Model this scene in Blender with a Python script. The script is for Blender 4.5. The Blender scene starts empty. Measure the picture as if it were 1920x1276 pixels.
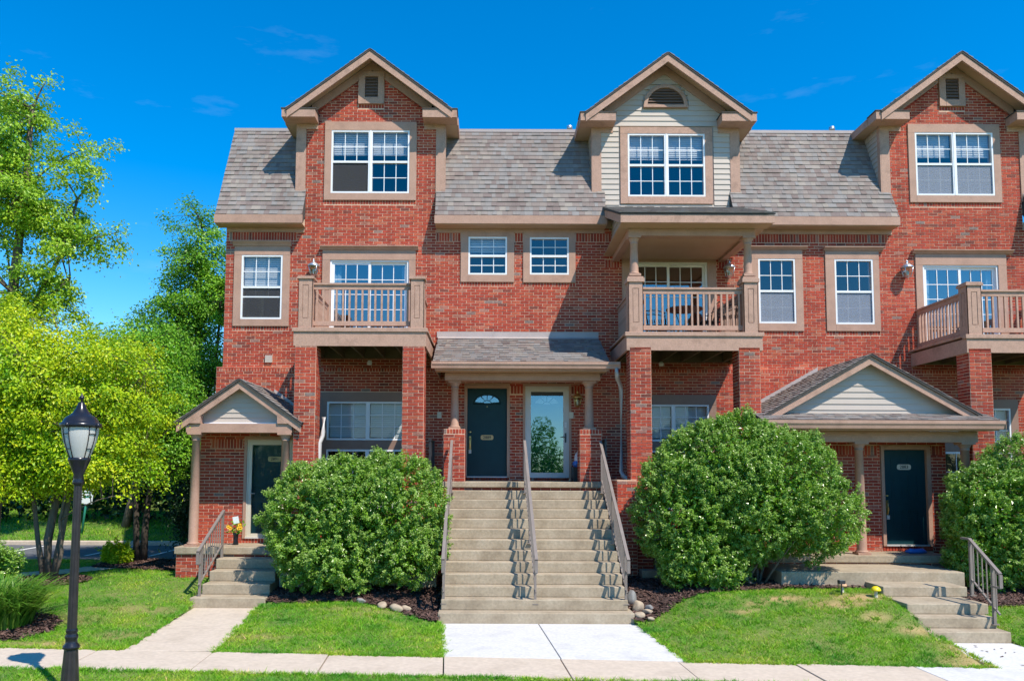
import bpy, math, random
import numpy as np
from mathutils import Vector, Matrix
random.seed(7); RNG = np.random.default_rng(11)
scene = bpy.context.scene
col = scene.collection

# ------------------------------------------------------------------ camera, sky, sun
cam_d = bpy.data.cameras.new('camera'); cam = bpy.data.objects.new('camera', cam_d); col.objects.link(cam)
PITCH, ROLL = math.radians(4.3), 0.004
fw = Vector((0, math.cos(PITCH), math.sin(PITCH))); upv = Vector((0, -math.sin(PITCH), math.cos(PITCH))); rt = Vector((1, 0, 0))
rr = rt * math.cos(ROLL) + upv * math.sin(ROLL); uu = upv * math.cos(ROLL) - rt * math.sin(ROLL)
cam.matrix_world = Matrix(((rr.x, uu.x, -fw.x, 0.0), (rr.y, uu.y, -fw.y, -18.5), (rr.z, uu.z, -fw.z, 2.6), (0, 0, 0, 1)))
cam_d.sensor_width = 36; cam_d.lens = 1480 * 36 / 1920
cam_d.shift_x = (960 - 917) / 1920; cam_d.shift_y = (773 - 638) / 1920
cam_d.clip_end = 2000
scene.camera = cam

SUN = Vector((0.32, -0.37, 0.65)).normalized()
elev = math.asin(SUN.z); azim = math.atan2(SUN.x, SUN.y)
world = bpy.data.worlds.new('World'); scene.world = world; world.use_nodes = True
wn = world.node_tree; bg = wn.nodes['Background']
sky = wn.nodes.new('ShaderNodeTexSky'); sky.sky_type = 'NISHITA'; sky.sun_disc = False
sky.sun_elevation = elev; sky.sun_rotation = azim
sky.altitude = 0; sky.air_density = 1.0; sky.dust_density = 0.0; sky.ozone_density = 3.0
hs = wn.nodes.new('ShaderNodeHueSaturation'); hs.inputs['Saturation'].default_value = 1.5
wn.links.new(sky.outputs[0], hs.inputs['Color'])
# a few thin wisps of high cloud, all round the sky
tcw = wn.nodes.new('ShaderNodeTexCoord'); mpw = wn.nodes.new('ShaderNodeMapping'); mpw.inputs['Scale'].default_value = (2.2, 2.2, 9.0)
nzw = wn.nodes.new('ShaderNodeTexNoise'); nzw.inputs['Scale'].default_value = 2.3; nzw.inputs['Detail'].default_value = 6; nzw.inputs['Roughness'].default_value = 0.62
mrw = wn.nodes.new('ShaderNodeMapRange'); mrw.inputs[1].default_value = 0.60; mrw.inputs[2].default_value = 0.85; mrw.inputs[4].default_value = 0.11
mxw = wn.nodes.new('ShaderNodeMix'); mxw.data_type = 'RGBA'; mxw.inputs[7].default_value = (3.4, 4.3, 5.4, 1)
wn.links.new(tcw.outputs['Generated'], mpw.inputs[0]); wn.links.new(mpw.outputs[0], nzw.inputs['Vector']); wn.links.new(nzw.outputs['Fac'], mrw.inputs[0]); wn.links.new(mrw.outputs[0], mxw.inputs[0])
wn.links.new(hs.outputs[0], mxw.inputs[6]); wn.links.new(mxw.outputs[2], bg.inputs['Color'])
bg.inputs['Strength'].default_value = 0.15
sun_d = bpy.data.lights.new('sun', 'SUN'); sun_o = bpy.data.objects.new('sun', sun_d); col.objects.link(sun_o)
sun_d.energy = 4.1; sun_d.angle = math.radians(0.53); sun_d.color = (1, 0.92, 0.80)
sun_o.rotation_euler = SUN.to_track_quat('Z', 'Y').to_euler(); sun_o.location = SUN * 60
scene.view_settings.view_transform = 'Standard'; scene.view_settings.look = 'None'
scene.view_settings.exposure = 0.6; scene.view_settings.gamma = 1.0
scene.render.engine = 'CYCLES'
scene.cycles.max_bounces = 6; scene.cycles.transparent_max_bounces = 12; scene.cycles.use_denoising = True
scene.cycles.diffuse_bounces = 3; scene.cycles.glossy_bounces = 3; scene.cycles.caustics_reflective = False

# ------------------------------------------------------------------ materials
MATS = {}
def _nt(name):
    m = bpy.data.materials.new(name); m.use_nodes = True; nt = m.node_tree
    b = nt.nodes['Principled BSDF']; MATS[name] = m
    return m, nt, b
def _ramp(nt, cols, pos=None, interp='LINEAR'):
    r = nt.nodes.new('ShaderNodeValToRGB'); e = r.color_ramp.elements; r.color_ramp.interpolation = interp
    n = len(cols)
    while len(e) < n: e.new(0.5)
    for i, c in enumerate(cols):
        e[i].position = (pos[i] if pos else i / max(1, n - 1)); e[i].color = (*c, 1)
    return r
def _coord(nt, scale=(1, 1, 1)):
    t = nt.nodes.new('ShaderNodeTexCoord'); mp = nt.nodes.new('ShaderNodeMapping'); mp.inputs['Scale'].default_value = scale
    nt.links.new(t.outputs['Object'], mp.inputs['Vector']); return mp.outputs[0]
def _noise(nt, vec, scale, detail=4, rough=0.55):
    n = nt.nodes.new('ShaderNodeTexNoise'); n.inputs['Scale'].default_value = scale; n.inputs['Detail'].default_value = detail
    n.inputs['Roughness'].default_value = rough; nt.links.new(vec, n.inputs['Vector']); return n.outputs['Fac']
def _bump(nt, b, h, strength, dist=0.01):
    bp = nt.nodes.new('ShaderNodeBump'); bp.inputs['Strength'].default_value = strength; bp.inputs['Distance'].default_value = dist
    nt.links.new(h, bp.inputs['Height']); nt.links.new(bp.outputs[0], b.inputs['Normal'])
def _mixc(nt, fac, a, bb, blend='MIX'):
    m = nt.nodes.new('ShaderNodeMix'); m.data_type = 'RGBA'; m.blend_type = blend
    if isinstance(fac, float): m.inputs[0].default_value = fac
    else: nt.links.new(fac, m.inputs[0])
    for sock, v in ((m.inputs[6], a), (m.inputs[7], bb)):
        if isinstance(v, tuple): sock.default_value = (*v, 1)
        else: nt.links.new(v, sock)
    return m.outputs[2]
def _rand(nt):      # random value per mesh island plus per object: works for joined and for single pieces
    g = nt.nodes.new('ShaderNodeNewGeometry'); o = nt.nodes.new('ShaderNodeObjectInfo')
    a = nt.nodes.new('ShaderNodeMath'); a.operation = 'ADD'; f = nt.nodes.new('ShaderNodeMath'); f.operation = 'FRACT'
    nt.links.new(g.outputs['Random Per Island'], a.inputs[0]); nt.links.new(o.outputs['Random'], a.inputs[1]); nt.links.new(a.outputs[0], f.inputs[0])
    return f.outputs[0]
def _hash(nt, v, k):
    a = nt.nodes.new('ShaderNodeMath'); a.operation = 'MULTIPLY'; a.inputs[1].default_value = k; nt.links.new(v, a.inputs[0])
    f = nt.nodes.new('ShaderNodeMath'); f.operation = 'FRACT'; nt.links.new(a.outputs[0], f.inputs[0]); return f.outputs[0]

def mat_noise(name, cols, scale=6, rough=0.7, bump=0.0, bscale=None, stretch=(1, 1, 1), metallic=0.0, spec=0.5, pos=None, fine=0.0):
    m, nt, b = _nt(name); v = _coord(nt, stretch)
    r = _ramp(nt, cols, pos or [0.25 + 0.5 * i / max(1, len(cols) - 1) for i in range(len(cols))]); nt.links.new(_noise(nt, v, scale), r.inputs[0])
    out = r.outputs[0]
    if fine:
        f = _noise(nt, v, scale * 9, 3); r2 = _ramp(nt, [(1 - fine,) * 3, (1 + fine,) * 3], [0.3, 0.7]); nt.links.new(f, r2.inputs[0])
        out = _mixc(nt, 1.0, out, r2.outputs[0], 'MULTIPLY')
    nt.links.new(out, b.inputs['Base Color'])
    b.inputs['Roughness'].default_value = rough; b.inputs['Metallic'].default_value = metallic; b.inputs['Specular IOR Level'].default_value = spec
    if bump: _bump(nt, b, _noise(nt, v, bscale or scale * 6, 5), bump)
    return m
def mat_island(name, cols, pos, fine=0.15, fscale=60, rough=0.85, bump=0.3, interp='LINEAR', patch=0.0, streak=0.0):
    m, nt, b = _nt(name); v = _coord(nt); rnd = _rand(nt)
    r = _ramp(nt, cols, pos, interp); nt.links.new(rnd, r.inputs[0])
    geo = nt.nodes.new('ShaderNodeNewGeometry')
    n = _noise(nt, geo.outputs['Position'], fscale, 3); r2 = _ramp(nt, [(1 - fine,) * 3, (1 + fine,) * 3], [0.3, 0.7]); nt.links.new(n, r2.inputs[0])
    out = _mixc(nt, 1.0, r.outputs[0], r2.outputs[0], 'MULTIPLY')
    if patch:
        n2 = _noise(nt, geo.outputs['Position'], 0.55, 3); r3 = _ramp(nt, [(1 - patch,) * 3, (1 + patch,) * 3], [0.3, 0.7]); nt.links.new(n2, r3.inputs[0])
        out = _mixc(nt, 1.0, out, r3.outputs[0], 'MULTIPLY')
    if streak:      # rain streaks and grime running down the face
        mp = nt.nodes.new('ShaderNodeMapping'); mp.inputs['Scale'].default_value = (3.2, 3.2, 0.35); nt.links.new(geo.outputs['Position'], mp.inputs['Vector'])
        r4 = _ramp(nt, [(1 - streak,) * 3, (1.04,) * 3], [0.34, 0.56]); nt.links.new(_noise(nt, mp.outputs[0], 1.0, 5, 0.65), r4.inputs[0]); out = _mixc(nt, 1.0, out, r4.outputs[0], 'MULTIPLY')
    nt.links.new(out, b.inputs['Base Color']); b.inputs['Roughness'].default_value = rough; b.inputs['Specular IOR Level'].default_value = 0.25
    if bump: _bump(nt, b, n, bump, 0.004)
    return m
def mat_leaf(name, cols, pos, trans=0.35, rough=0.42, spec=0.4, patch=None, pscale=0.8, tip=None):
    m, nt, b = _nt(name); rnd = _rand(nt); r = _ramp(nt, cols, pos); nt.links.new(rnd, r.inputs[0]); out = r.outputs[0]
    if patch:
        geo = nt.nodes.new('ShaderNodeNewGeometry'); n = _noise(nt, geo.outputs['Position'], pscale, 2)
        r3 = _ramp(nt, patch, [0.36, 0.64]); nt.links.new(n, r3.inputs[0]); out = _mixc(nt, 1.0, out, r3.outputs[0], 'MULTIPLY')
    if tip:      # paler shoot tips: young leaves, plus leaf highlights painted into the colour
        at = nt.nodes.new('ShaderNodeAttribute'); at.attribute_name = 'tip'; out = _mixc(nt, at.outputs['Fac'], out, tip)
    nt.links.new(out, b.inputs['Base Color']); b.inputs['Roughness'].default_value = rough; b.inputs['Specular IOR Level'].default_value = spec
    t = nt.nodes.new('ShaderNodeBsdfTranslucent'); nt.links.new(out, t.inputs['Color'])
    mx = nt.nodes.new('ShaderNodeMixShader'); mx.inputs[0].default_value = trans
    nt.links.new(b.outputs[0], mx.inputs[1]); nt.links.new(t.outputs[0], mx.inputs[2])
    nt.links.new(mx.outputs[0], nt.nodes['Material Output'].inputs['Surface'])
    return m
def mat_glass(name, tint=(0.75, 0.8, 0.82), refl=0.2, rcol=(1, 1, 1)):
    m, nt, b = _nt(name); nt.nodes.remove(b)
    tr = nt.nodes.new('ShaderNodeBsdfTransparent'); tr.inputs[0].default_value = (*tint, 1)
    gl = nt.nodes.new('ShaderNodeBsdfGlossy'); gl.inputs['Roughness'].default_value = 0.015; gl.inputs['Color'].default_value = (*rcol, 1)
    fr = nt.nodes.new('ShaderNodeFresnel'); fr.inputs[0].default_value = 1.5
    ad = nt.nodes.new('ShaderNodeMath'); ad.operation = 'ADD'; ad.inputs[1].default_value = refl; ad.use_clamp = True; geo = nt.nodes.new('ShaderNodeNewGeometry'); inv = nt.nodes.new('ShaderNodeMath'); inv.operation = 'SUBTRACT'; inv.inputs[0].default_value = 1.0; nt.links.new(geo.outputs['Backfacing'], inv.inputs[1])
    nt.links.new(fr.outputs[0], ad.inputs[0]); mul = nt.nodes.new('ShaderNodeMath'); mul.operation = 'MULTIPLY'; nt.links.new(ad.outputs[0], mul.inputs[0]); nt.links.new(inv.outputs[0], mul.inputs[1])
    # faint waviness of the pane
    v = _coord(nt); bp = nt.nodes.new('ShaderNodeBump'); bp.inputs['Strength'].default_value = 0.03; bp.inputs['Distance'].default_value = 0.05
    nt.links.new(_noise(nt, v, 1.4, 2), bp.inputs['Height']); nt.links.new(bp.outputs[0], gl.inputs['Normal'])
    mx = nt.nodes.new('ShaderNodeMixShader'); nt.links.new(mul.outputs[0], mx.inputs[0]); nt.links.new(tr.outputs[0], mx.inputs[1]); nt.links.new(gl.outputs[0], mx.inputs[2])
    nt.links.new(mx.outputs[0], nt.nodes['Material Output'].inputs['Surface'])
    return m

mat_island('brick', [(0.20, 0.058, 0.042), (0.34, 0.053, 0.031), (0.40, 0.060, 0.034), (0.44, 0.076, 0.040), (0.46, 0.115, 0.060), (0.38, 0.15, 0.105), (0.23, 0.17, 0.15)],
           [0.0, 0.10, 0.42, 0.76, 0.90, 0.965, 1.0], fine=0.28, fscale=40, patch=0.16, streak=0.24)
mat_noise('mortar', [(0.66, 0.43, 0.29), (0.76, 0.54, 0.39)], 9, 0.95, 0.3)
mat_island('shingle', [(0.25, 0.21, 0.185), (0.19, 0.148, 0.135), (0.235, 0.198, 0.178), (0.24, 0.225, 0.215), (0.21, 0.187, 0.175), (0.29, 0.25, 0.215)],
           [0.0, 0.22, 0.42, 0.62, 0.82, 1.0], patch=0.08, streak=0.12, fine=0.2, fscale=180, rough=0.95, bump=0.4)
mat_noise('roof_felt', [(0.05, 0.045, 0.04), (0.08, 0.07, 0.065)], 8, 0.95)
mat_noise('tan_trim', [(0.36, 0.21, 0.15), (0.43, 0.255, 0.182), (0.46, 0.28, 0.205)], 3.5, 0.66, 0.2, 40, fine=0.08)
mat_noise('tan_wood', [(0.32, 0.19, 0.135), (0.46, 0.28, 0.205), (0.40, 0.24, 0.172)], 4, 0.75, 0.3, 60, fine=0.14)
mat_noise('soffit', [(0.46, 0.30, 0.19), (0.50, 0.34, 0.22)], 4, 0.7)
mat_noise('brown_trim', [(0.24, 0.145, 0.105), (0.30, 0.185, 0.14)], 4, 0.6)
mat_noise('white_vinyl', [(0.78, 0.78, 0.79), (0.84, 0.84, 0.85)], 3, 0.35)
mat_noise('siding', [(0.46, 0.39, 0.33), (0.51, 0.435, 0.37)], 2, 0.55, 0.08, 30)
mat_noise('cream_frame', [(0.58, 0.52, 0.42), (0.64, 0.58, 0.47)], 3, 0.45)
mat_noise('grey_frame', [(0.50, 0.48, 0.47), (0.56, 0.54, 0.52)], 3, 0.4)
mat_noise('green_door', [(0.004, 0.032, 0.042), (0.006, 0.041, 0.053)], 3, 0.45, 0.05, spec=0.25)
mat_noise('flashing', [(0.38, 0.32, 0.30), (0.46, 0.395, 0.37)], 3, 0.5, 0.1, 12)
mat_noise('galvanised', [(0.5, 0.52, 0.55), (0.62, 0.64, 0.66)], 12, 0.35, metallic=0.8)
mat_noise('downspout_metal', [(0.42, 0.38, 0.36), (0.52, 0.48, 0.45)], 4, 0.4)
mat_noise('rail_metal', [(0.20, 0.165, 0.145), (0.25, 0.21, 0.185)], 5, 0.5, 0.1)
mat_noise('dark_metal', [(0.03, 0.03, 0.035), (0.05, 0.048, 0.05)], 6, 0.4)
mat_noise('lamp_black', [(0.012, 0.014, 0.02), (0.022, 0.022, 0.03)], 8, 0.25, 0.05, metallic=0.2)
mat_noise('lamp_post_black', [(0.014, 0.012, 0.014), (0.035, 0.028, 0.028)], 10, 0.38, 0.15)
mat_noise('brass', [(0.62, 0.42, 0.16), (0.7, 0.5, 0.22)], 8, 0.3, metallic=0.9)
mat_noise('plaque', [(0.55, 0.36, 0.14), (0.62, 0.42, 0.18)], 8, 0.4)
mat_noise('black_paint', [(0.01, 0.01, 0.01), (0.015, 0.014, 0.012)], 8, 0.5)
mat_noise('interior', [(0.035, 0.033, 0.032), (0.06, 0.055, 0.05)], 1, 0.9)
mat_noise('blind', [(0.62, 0.62, 0.60), (0.70, 0.70, 0.68)], 2, 0.6)
mat_noise('curtain', [(0.45, 0.45, 0.46), (0.6, 0.6, 0.6)], 2, 0.9, stretch=(14, 1, 0.2))
mat_noise('louvre', [(0.13, 0.085, 0.065), (0.17, 0.11, 0.085)], 5, 0.7)
mat_noise('joist_wood', [(0.10, 0.085, 0.04), (0.15, 0.125, 0.065)], 6, 0.85, 0.2)
mat_noise('concrete', [(0.38, 0.31, 0.22), (0.44, 0.365, 0.27), (0.48, 0.41, 0.32)], 1.8, 0.9, 0.25, 60, fine=0.09)
mat_noise('step_concrete', [(0.28, 0.22, 0.15), (0.37, 0.30, 0.212), (0.43, 0.36, 0.265)], 2.6, 0.92, 0.35, 50, fine=0.14)
mat_noise('old_walk', [(0.47, 0.385, 0.30), (0.56, 0.465, 0.37), (0.52, 0.43, 0.335)], 1.6, 0.92, 0.25, 70, fine=0.09)
mat_noise('new_concrete', [(0.50, 0.49, 0.475), (0.60, 0.585, 0.565), (0.56, 0.545, 0.525)], 2.2, 0.92, 0.2, 80, fine=0.09)
mat_noise('asphalt', [(0.10, 0.105, 0.115), (0.14, 0.145, 0.155)], 2, 0.9, 0.2, 90, fine=0.1)
mat_noise('road_paint', [(0.7, 0.7, 0.7), (0.78, 0.78, 0.78)], 4, 0.8)
mat_noise('mulch', [(0.035, 0.02, 0.016), (0.08, 0.045, 0.036)], 12, 0.95, 0.5)
mat_island('mulch_chip', [(0.05, 0.028, 0.022), (0.12, 0.068, 0.055), (0.19, 0.115, 0.095)], [0, 0.5, 1], bump=0)
mm = mat_noise('soil_lawn', [(0.07, 0.15, 0.018), (0.13, 0.19, 0.03), (0.21, 0.20, 0.07)], 2.5, 0.95, 0.4, 40)
nt = mm.node_tree; bb_ = nt.nodes['Principled BSDF']; src = bb_.inputs['Base Color'].links[0].from_socket; att = nt.nodes.new('ShaderNodeAttribute'); att.attribute_name = 'dry'
nt.links.new(_mixc(nt, att.outputs['Fac'], src, (0.42, 0.29, 0.13)), bb_.inputs['Base Color'])
mat_noise('bark', [(0.10, 0.075, 0.055), (0.20, 0.155, 0.115)], 9, 0.95, 0.6, 30, stretch=(3, 3, 0.5))
mat_noise('dark_bark', [(0.045, 0.035, 0.028), (0.09, 0.07, 0.055)], 9, 0.95, 0.6, 30, stretch=(3, 3, 0.5))
mat_noise('rock', [(0.34, 0.26, 0.18), (0.44, 0.35, 0.25), (0.24, 0.19, 0.145)], 4, 0.9, 0.4, 18)
mat_noise('grey_rock', [(0.18, 0.18, 0.18), (0.30, 0.29, 0.27)], 4, 0.9, 0.4, 18)
mat_noise('yellow_paint', [(0.8, 0.6, 0.01), (0.85, 0.65, 0.02)], 8, 0.4)
mat_noise('orange_clay', [(0.65, 0.36, 0.2), (0.7, 0.42, 0.25)], 8, 0.7)
mat_noise('blue_plastic', [(0.03, 0.13, 0.5), (0.05, 0.2, 0.62)], 9, 0.35)
mat_noise('white_plastic', [(0.6, 0.6, 0.62), (0.75, 0.75, 0.76)], 20, 0.45)
mat_noise('navy_cloth', [(0.02, 0.03, 0.06), (0.03, 0.05, 0.10)], 9, 0.8)
mat_noise('sign_green', [(0.02, 0.22, 0.16), (0.03, 0.26, 0.19)], 8, 0.5)
mat_noise('sign_white', [(0.72, 0.78, 0.76), (0.78, 0.82, 0.8)], 8, 0.5)
mat_noise('utility_green', [(0.28, 0.42, 0.30), (0.36, 0.5, 0.38)], 8, 0.6)
mat_noise('ac_grey', [(0.22, 0.22, 0.21), (0.28, 0.28, 0.27)], 5, 0.5)
mat_noise('tabletop', [(0.12, 0.05, 0.035), (0.18, 0.08, 0.055)], 8, 0.5)
mat_noise('iron', [(0.015, 0.014, 0.014), (0.03, 0.028, 0.026)], 8, 0.5)
mat_noise('petal', [(0.85, 0.42, 0.01), (0.9, 0.55, 0.02)], 10, 0.6)
mat_glass('window_glass', (0.88, 0.9, 0.92), 0.07)
mat_glass('door_glass', (0.7, 0.78, 0.82), 0.20)
mat_glass('storm_glass', (0.92, 0.95, 0.95), 0.0, (0.35, 0.45, 0.45))
mat_glass('mirror_glass', (0.75, 0.82, 0.85), 0.26, (0.36, 0.60, 0.78))
mat_glass('shade_glass', (0.9, 0.92, 0.93), 0.0)
mat_glass('lamp_glass', (0.9, 0.9, 0.88), 0.06)
def mat_screen(name, c, fac):
    m, nt, b = _nt(name); b.inputs['Base Color'].default_value = (*c, 1); b.inputs['Roughness'].default_value = 0.8
    tr = nt.nodes.new('ShaderNodeBsdfTransparent'); mx = nt.nodes.new('ShaderNodeMixShader')
    w = nt.nodes.new('ShaderNodeTexWave'); w.inputs['Scale'].default_value = 9; w.inputs['Distortion'].default_value = 9; w.inputs['Detail'].default_value = 3; w.bands_direction = 'Z'
    nt.links.new(_coord(nt), w.inputs['Vector']); mr = nt.nodes.new('ShaderNodeMapRange'); mr.inputs[3].default_value = fac * 0.75; mr.inputs[4].default_value = min(1, fac * 1.25)
    nt.links.new(w.outputs['Fac'], mr.inputs[0]); nt.links.new(mr.outputs[0], mx.inputs[0])
    nt.links.new(tr.outputs[0], mx.inputs[1]); nt.links.new(b.outputs[0], mx.inputs[2]); nt.links.new(mx.outputs[0], nt.nodes['Material Output'].inputs['Surface'])
mat_screen('screen', (0.05, 0.05, 0.055), 0.6)
mat_screen('lit_screen', (0.30, 0.34, 0.42), 0.5)  # same insect screen, its lit look put into a paler colour
m, nt, b = _nt('frosted'); b.inputs['Base Color'].default_value = (0.55, 0.54, 0.51, 1); b.inputs['Roughness'].default_value = 0.25
b.inputs['Subsurface Weight'].default_value = 0.3; b.inputs['Subsurface Radius'].default_value = (0.1, 0.1, 0.1)
mat_leaf('maple_leaf', [(0.42, 0.56, 0.010), (0.58, 0.64, 0.012), (0.26, 0.46, 0.015), (0.72, 0.66, 0.02)], [0, 0.4, 0.78, 1], 0.30, patch=[(0.62, 0.85, 0.8), (1.2, 1.12, 1.0)])
mat_leaf('locust_leaf', [(0.30, 0.52, 0.02), (0.46, 0.62, 0.05), (0.17, 0.40, 0.03)], [0, 0.6, 1], 0.32, patch=[(0.75, 0.85, 0.9), (1.15, 1.1, 1.0)])
mat_leaf('mid_leaf', [(0.17, 0.44, 0.025), (0.30, 0.54, 0.04), (0.10, 0.32, 0.03)], [0, 0.6, 1], 0.32, patch=[(0.7, 0.8, 0.9), (1.2, 1.15, 1.0)])
mat_leaf('wood_leaf', [(0.07, 0.20, 0.018), (0.14, 0.30, 0.025), (0.05, 0.15, 0.02)], [0, 0.6, 1], 0.3)
mat_leaf('shrub_leaf', [(0.11, 0.28, 0.015), (0.19, 0.37, 0.025), (0.27, 0.44, 0.045)], [0, 0.5, 1], 0.3, rough=0.3, spec=0.6, patch=[(0.75, 0.85, 0.9), (1.12, 1.1, 1.0)], pscale=1.6, tip=(0.44, 0.60, 0.15))
mat_leaf('evergreen_leaf', [(0.012, 0.05, 0.014), (0.02, 0.07, 0.02)], [0, 1], 0.15)  # for the evergreen shrub; also canopy shade painted into the woodland understory
mat_leaf('lily_leaf', [(0.07, 0.22, 0.02), (0.14, 0.30, 0.025), (0.2, 0.32, 0.05)], [0, 0.6, 1], 0.35)
def mat_grass(name):
    m, nt, b = _nt(name); rnd = _rand(nt); geo = nt.nodes.new('ShaderNodeNewGeometry')
    r = _ramp(nt, [(0.10, 0.33, 0.010), (0.20, 0.46, 0.015), (0.31, 0.51, 0.04), (0.55, 0.52, 0.17)], [0, 0.5, 0.88, 1]); nt.links.new(rnd, r.inputs[0])
    n1 = _noise(nt, geo.outputs['Position'], 0.9, 4, 0.65); r1 = _ramp(nt, [(0.45, 0.72, 0.9), (1.0, 1.02, 0.9), (1.75, 1.15, 1.8)], [0.36, 0.50, 0.66]); nt.links.new(n1, r1.inputs[0])
    c = _mixc(nt, 1.0, r.outputs[0], r1.outputs[0], 'MULTIPLY')
    att = nt.nodes.new('ShaderNodeAttribute'); att.attribute_name = 'dry'
    c = _mixc(nt, att.outputs['Fac'], c, (0.50, 0.36, 0.17))
    nt.links.new(c, b.inputs['Base Color']); b.inputs['Roughness'].default_value = 0.5; b.inputs['Specular IOR Level'].default_value = 0.3
    t = nt.nodes.new('ShaderNodeBsdfTranslucent'); nt.links.new(c, t.inputs['Color']); mx = nt.nodes.new('ShaderNodeMixShader'); mx.inputs[0].default_value = 0.3
    nt.links.new(b.outputs[0], mx.inputs[1]); nt.links.new(t.outputs[0], mx.inputs[2]); nt.links.new(mx.outputs[0], nt.nodes['Material Output'].inputs['Surface'])
mat_grass('grass_blade')

# ------------------------------------------------------------------ builders
def put(o, parent=None, p=(0, 0, 0)):
    col.objects.link(o); p = Vector(p)
    if parent is not None:
        o.parent = parent
        if parent.type == 'EMPTY': p = p - Vector(parent.location)
    o.location = p
    return o
def tag(o, label=None, cat=None, group=None, kind=None):
    if label: o['label'] = label
    if cat: o['category'] = cat
    if group: o['group'] = group
    if kind: o['kind'] = kind
    return o
def empty(name, loc, label, cat, group=None):
    o = bpy.data.objects.new(name, None); o.empty_display_size = 0.2; col.objects.link(o); o.location = loc
    return tag(o, label, cat, group)
def np_mesh(name, V, F, mat, smooth=False):
    V = np.asarray(V, np.float32); F = np.asarray(F, np.int32); k = F.shape[1]
    me = bpy.data.meshes.new(name); me.vertices.add(len(V)); me.vertices.foreach_set('co', V.ravel())
    me.loops.add(F.size); me.loops.foreach_set('vertex_index', F.ravel())
    me.polygons.add(len(F)); me.polygons.foreach_set('loop_start', np.arange(0, F.size, k, dtype=np.int32)); me.polygons.foreach_set('loop_total', np.full(len(F), k, np.int32))
    me.polygons.foreach_set('use_smooth', np.full(len(F), bool(smooth)))
    me.update(calc_edges=True); me.materials.append(MATS[mat])
    return me
class MB:
    def __init__(s): s.v = []; s.f = []; s.sm = []
    def add(s, V, F, smooth=False):
        n = len(s.v); s.v += [tuple(p) for p in V]; s.f += [tuple(i + n for i in f) for f in F]; s.sm += [smooth] * len(F); return s
    def box(s, x0, x1, y0, y1, z0, z1):
        return s.add([(x0, y0, z0), (x1, y0, z0), (x1, y1, z0), (x0, y1, z0), (x0, y0, z1), (x1, y0, z1), (x1, y1, z1), (x0, y1, z1)],
                     [(0, 1, 5, 4), (1, 2, 6, 5), (2, 3, 7, 6), (3, 0, 4, 7), (4, 5, 6, 7), (3, 2, 1, 0)])
    def obox(s, P, U, V, N):     # box from corner P along three vectors
        P, U, V, N = (Vector(a) for a in (P, U, V, N))
        c = [P, P + U, P + U + V, P + V, P + N, P + U + N, P + U + V + N, P + V + N]
        return s.add(c, [(3, 2, 1, 0), (4, 5, 6, 7), (0, 1, 5, 4), (1, 2, 6, 5), (2, 3, 7, 6), (3, 0, 4, 7)])
    def prism_y(s, pts, y0, y1):  # polygon in X,Z pushed along Y
        n = len(pts); V = [(x, y0, z) for x, z in pts] + [(x, y1, z) for x, z in pts]
        F = [tuple(range(n)), tuple(range(2 * n - 1, n - 1, -1))] + [((i + 1) % n, i, i + n, (i + 1) % n + n) for i in range(n)]
        return s.add(V, F)
    def prism_x(s, pts, x0, x1):  # polygon in Y,Z pushed along X
        n = len(pts); V = [(x0, y, z) for y, z in pts] + [(x1, y, z) for y, z in pts]
        F = [tuple(range(n)), tuple(range(2 * n - 1, n - 1, -1))] + [((i + 1) % n, i, i + n, (i + 1) % n + n) for i in range(n)]
        return s.add(V, F)
    def prism_z(s, pts, z0, z1):
        n = len(pts); V = [(x, y, z0) for x, y in pts] + [(x, y, z1) for x, y in pts]
        F = [tuple(range(n - 1, -1, -1)), tuple(range(n, 2 * n))] + [(i, (i + 1) % n, (i + 1) % n + n, i + n) for i in range(n)]
        return s.add(V, F)
    def lathe(s, prof, c, n=24, smooth=True, cap=True):   # prof: (radius, z)
        m = len(prof); V = []; F = []
        for r, z in prof:
            for i in range(n):
                a = 2 * math.pi * i / n; V.append((c[0] + r * math.cos(a), c[1] + r * math.sin(a), c[2] + z))
        for j in range(m - 1):
            for i in range(n): F.append((j * n + i, j * n + (i + 1) % n, (j + 1) * n + (i + 1) % n, (j + 1) * n + i))
        s.add(V, F, smooth)
        if cap: s.add(V[-n:], [tuple(range(n))]); s.add(V[:n], [tuple(range(n - 1, -1, -1))])
        return s
    def tube(s, pts, rad, n=8, smooth=True, square=False):
        pts = [Vector(p) for p in pts]; m = len(pts); rad = rad if isinstance(rad, (list, tuple)) else [rad] * m; V = []; F = []
        for j, p in enumerate(pts):
            t = (pts[min(j + 1, m - 1)] - pts[max(j - 1, 0)]).normalized()
            a = t.cross(Vector((0, 0, 1)));  a = a if a.length > 1e-3 else t.cross(Vector((1, 0, 0))); a.normalize(); b = a.cross(t)
            for i in range(n):
                an = 2 * math.pi * (i + (0.5 if square else 0)) / n; V.append(p + (a * math.cos(an) + b * math.sin(an)) * rad[j])
        for j in range(m - 1):
            for i in range(n): F.append((j * n + i, j * n + (i + 1) % n, (j + 1) * n + (i + 1) % n, (j + 1) * n + i))
        F.append(tuple(range(n - 1, -1, -1))); F.append(tuple(range((m - 1) * n, m * n)))
        return s.add(V, F, smooth and not square)
    def mesh(s, name, mat):
        me = bpy.data.meshes.new(name); me.from_pydata(s.v, [], s.f); me.polygons.foreach_set('use_smooth', s.sm); me.materials.append(MATS[mat]); me.update(); return me
    def build(s, name, mat, parent=None, bevel=0.0):
        o = bpy.data.objects.new(name, s.mesh(name, mat)); put(o, parent)
        if bevel:
            md = o.modifiers.new('bevel', 'BEVEL'); md.width = bevel; md.segments = 2; md.limit_method = 'ANGLE'
        return o
def box(name, mat, parent, x0, x1, y0, y1, z0, z1, bevel=0.0): return MB().box(x0, x1, y0, y1, z0, z1).build(name, mat, parent, bevel)

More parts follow.
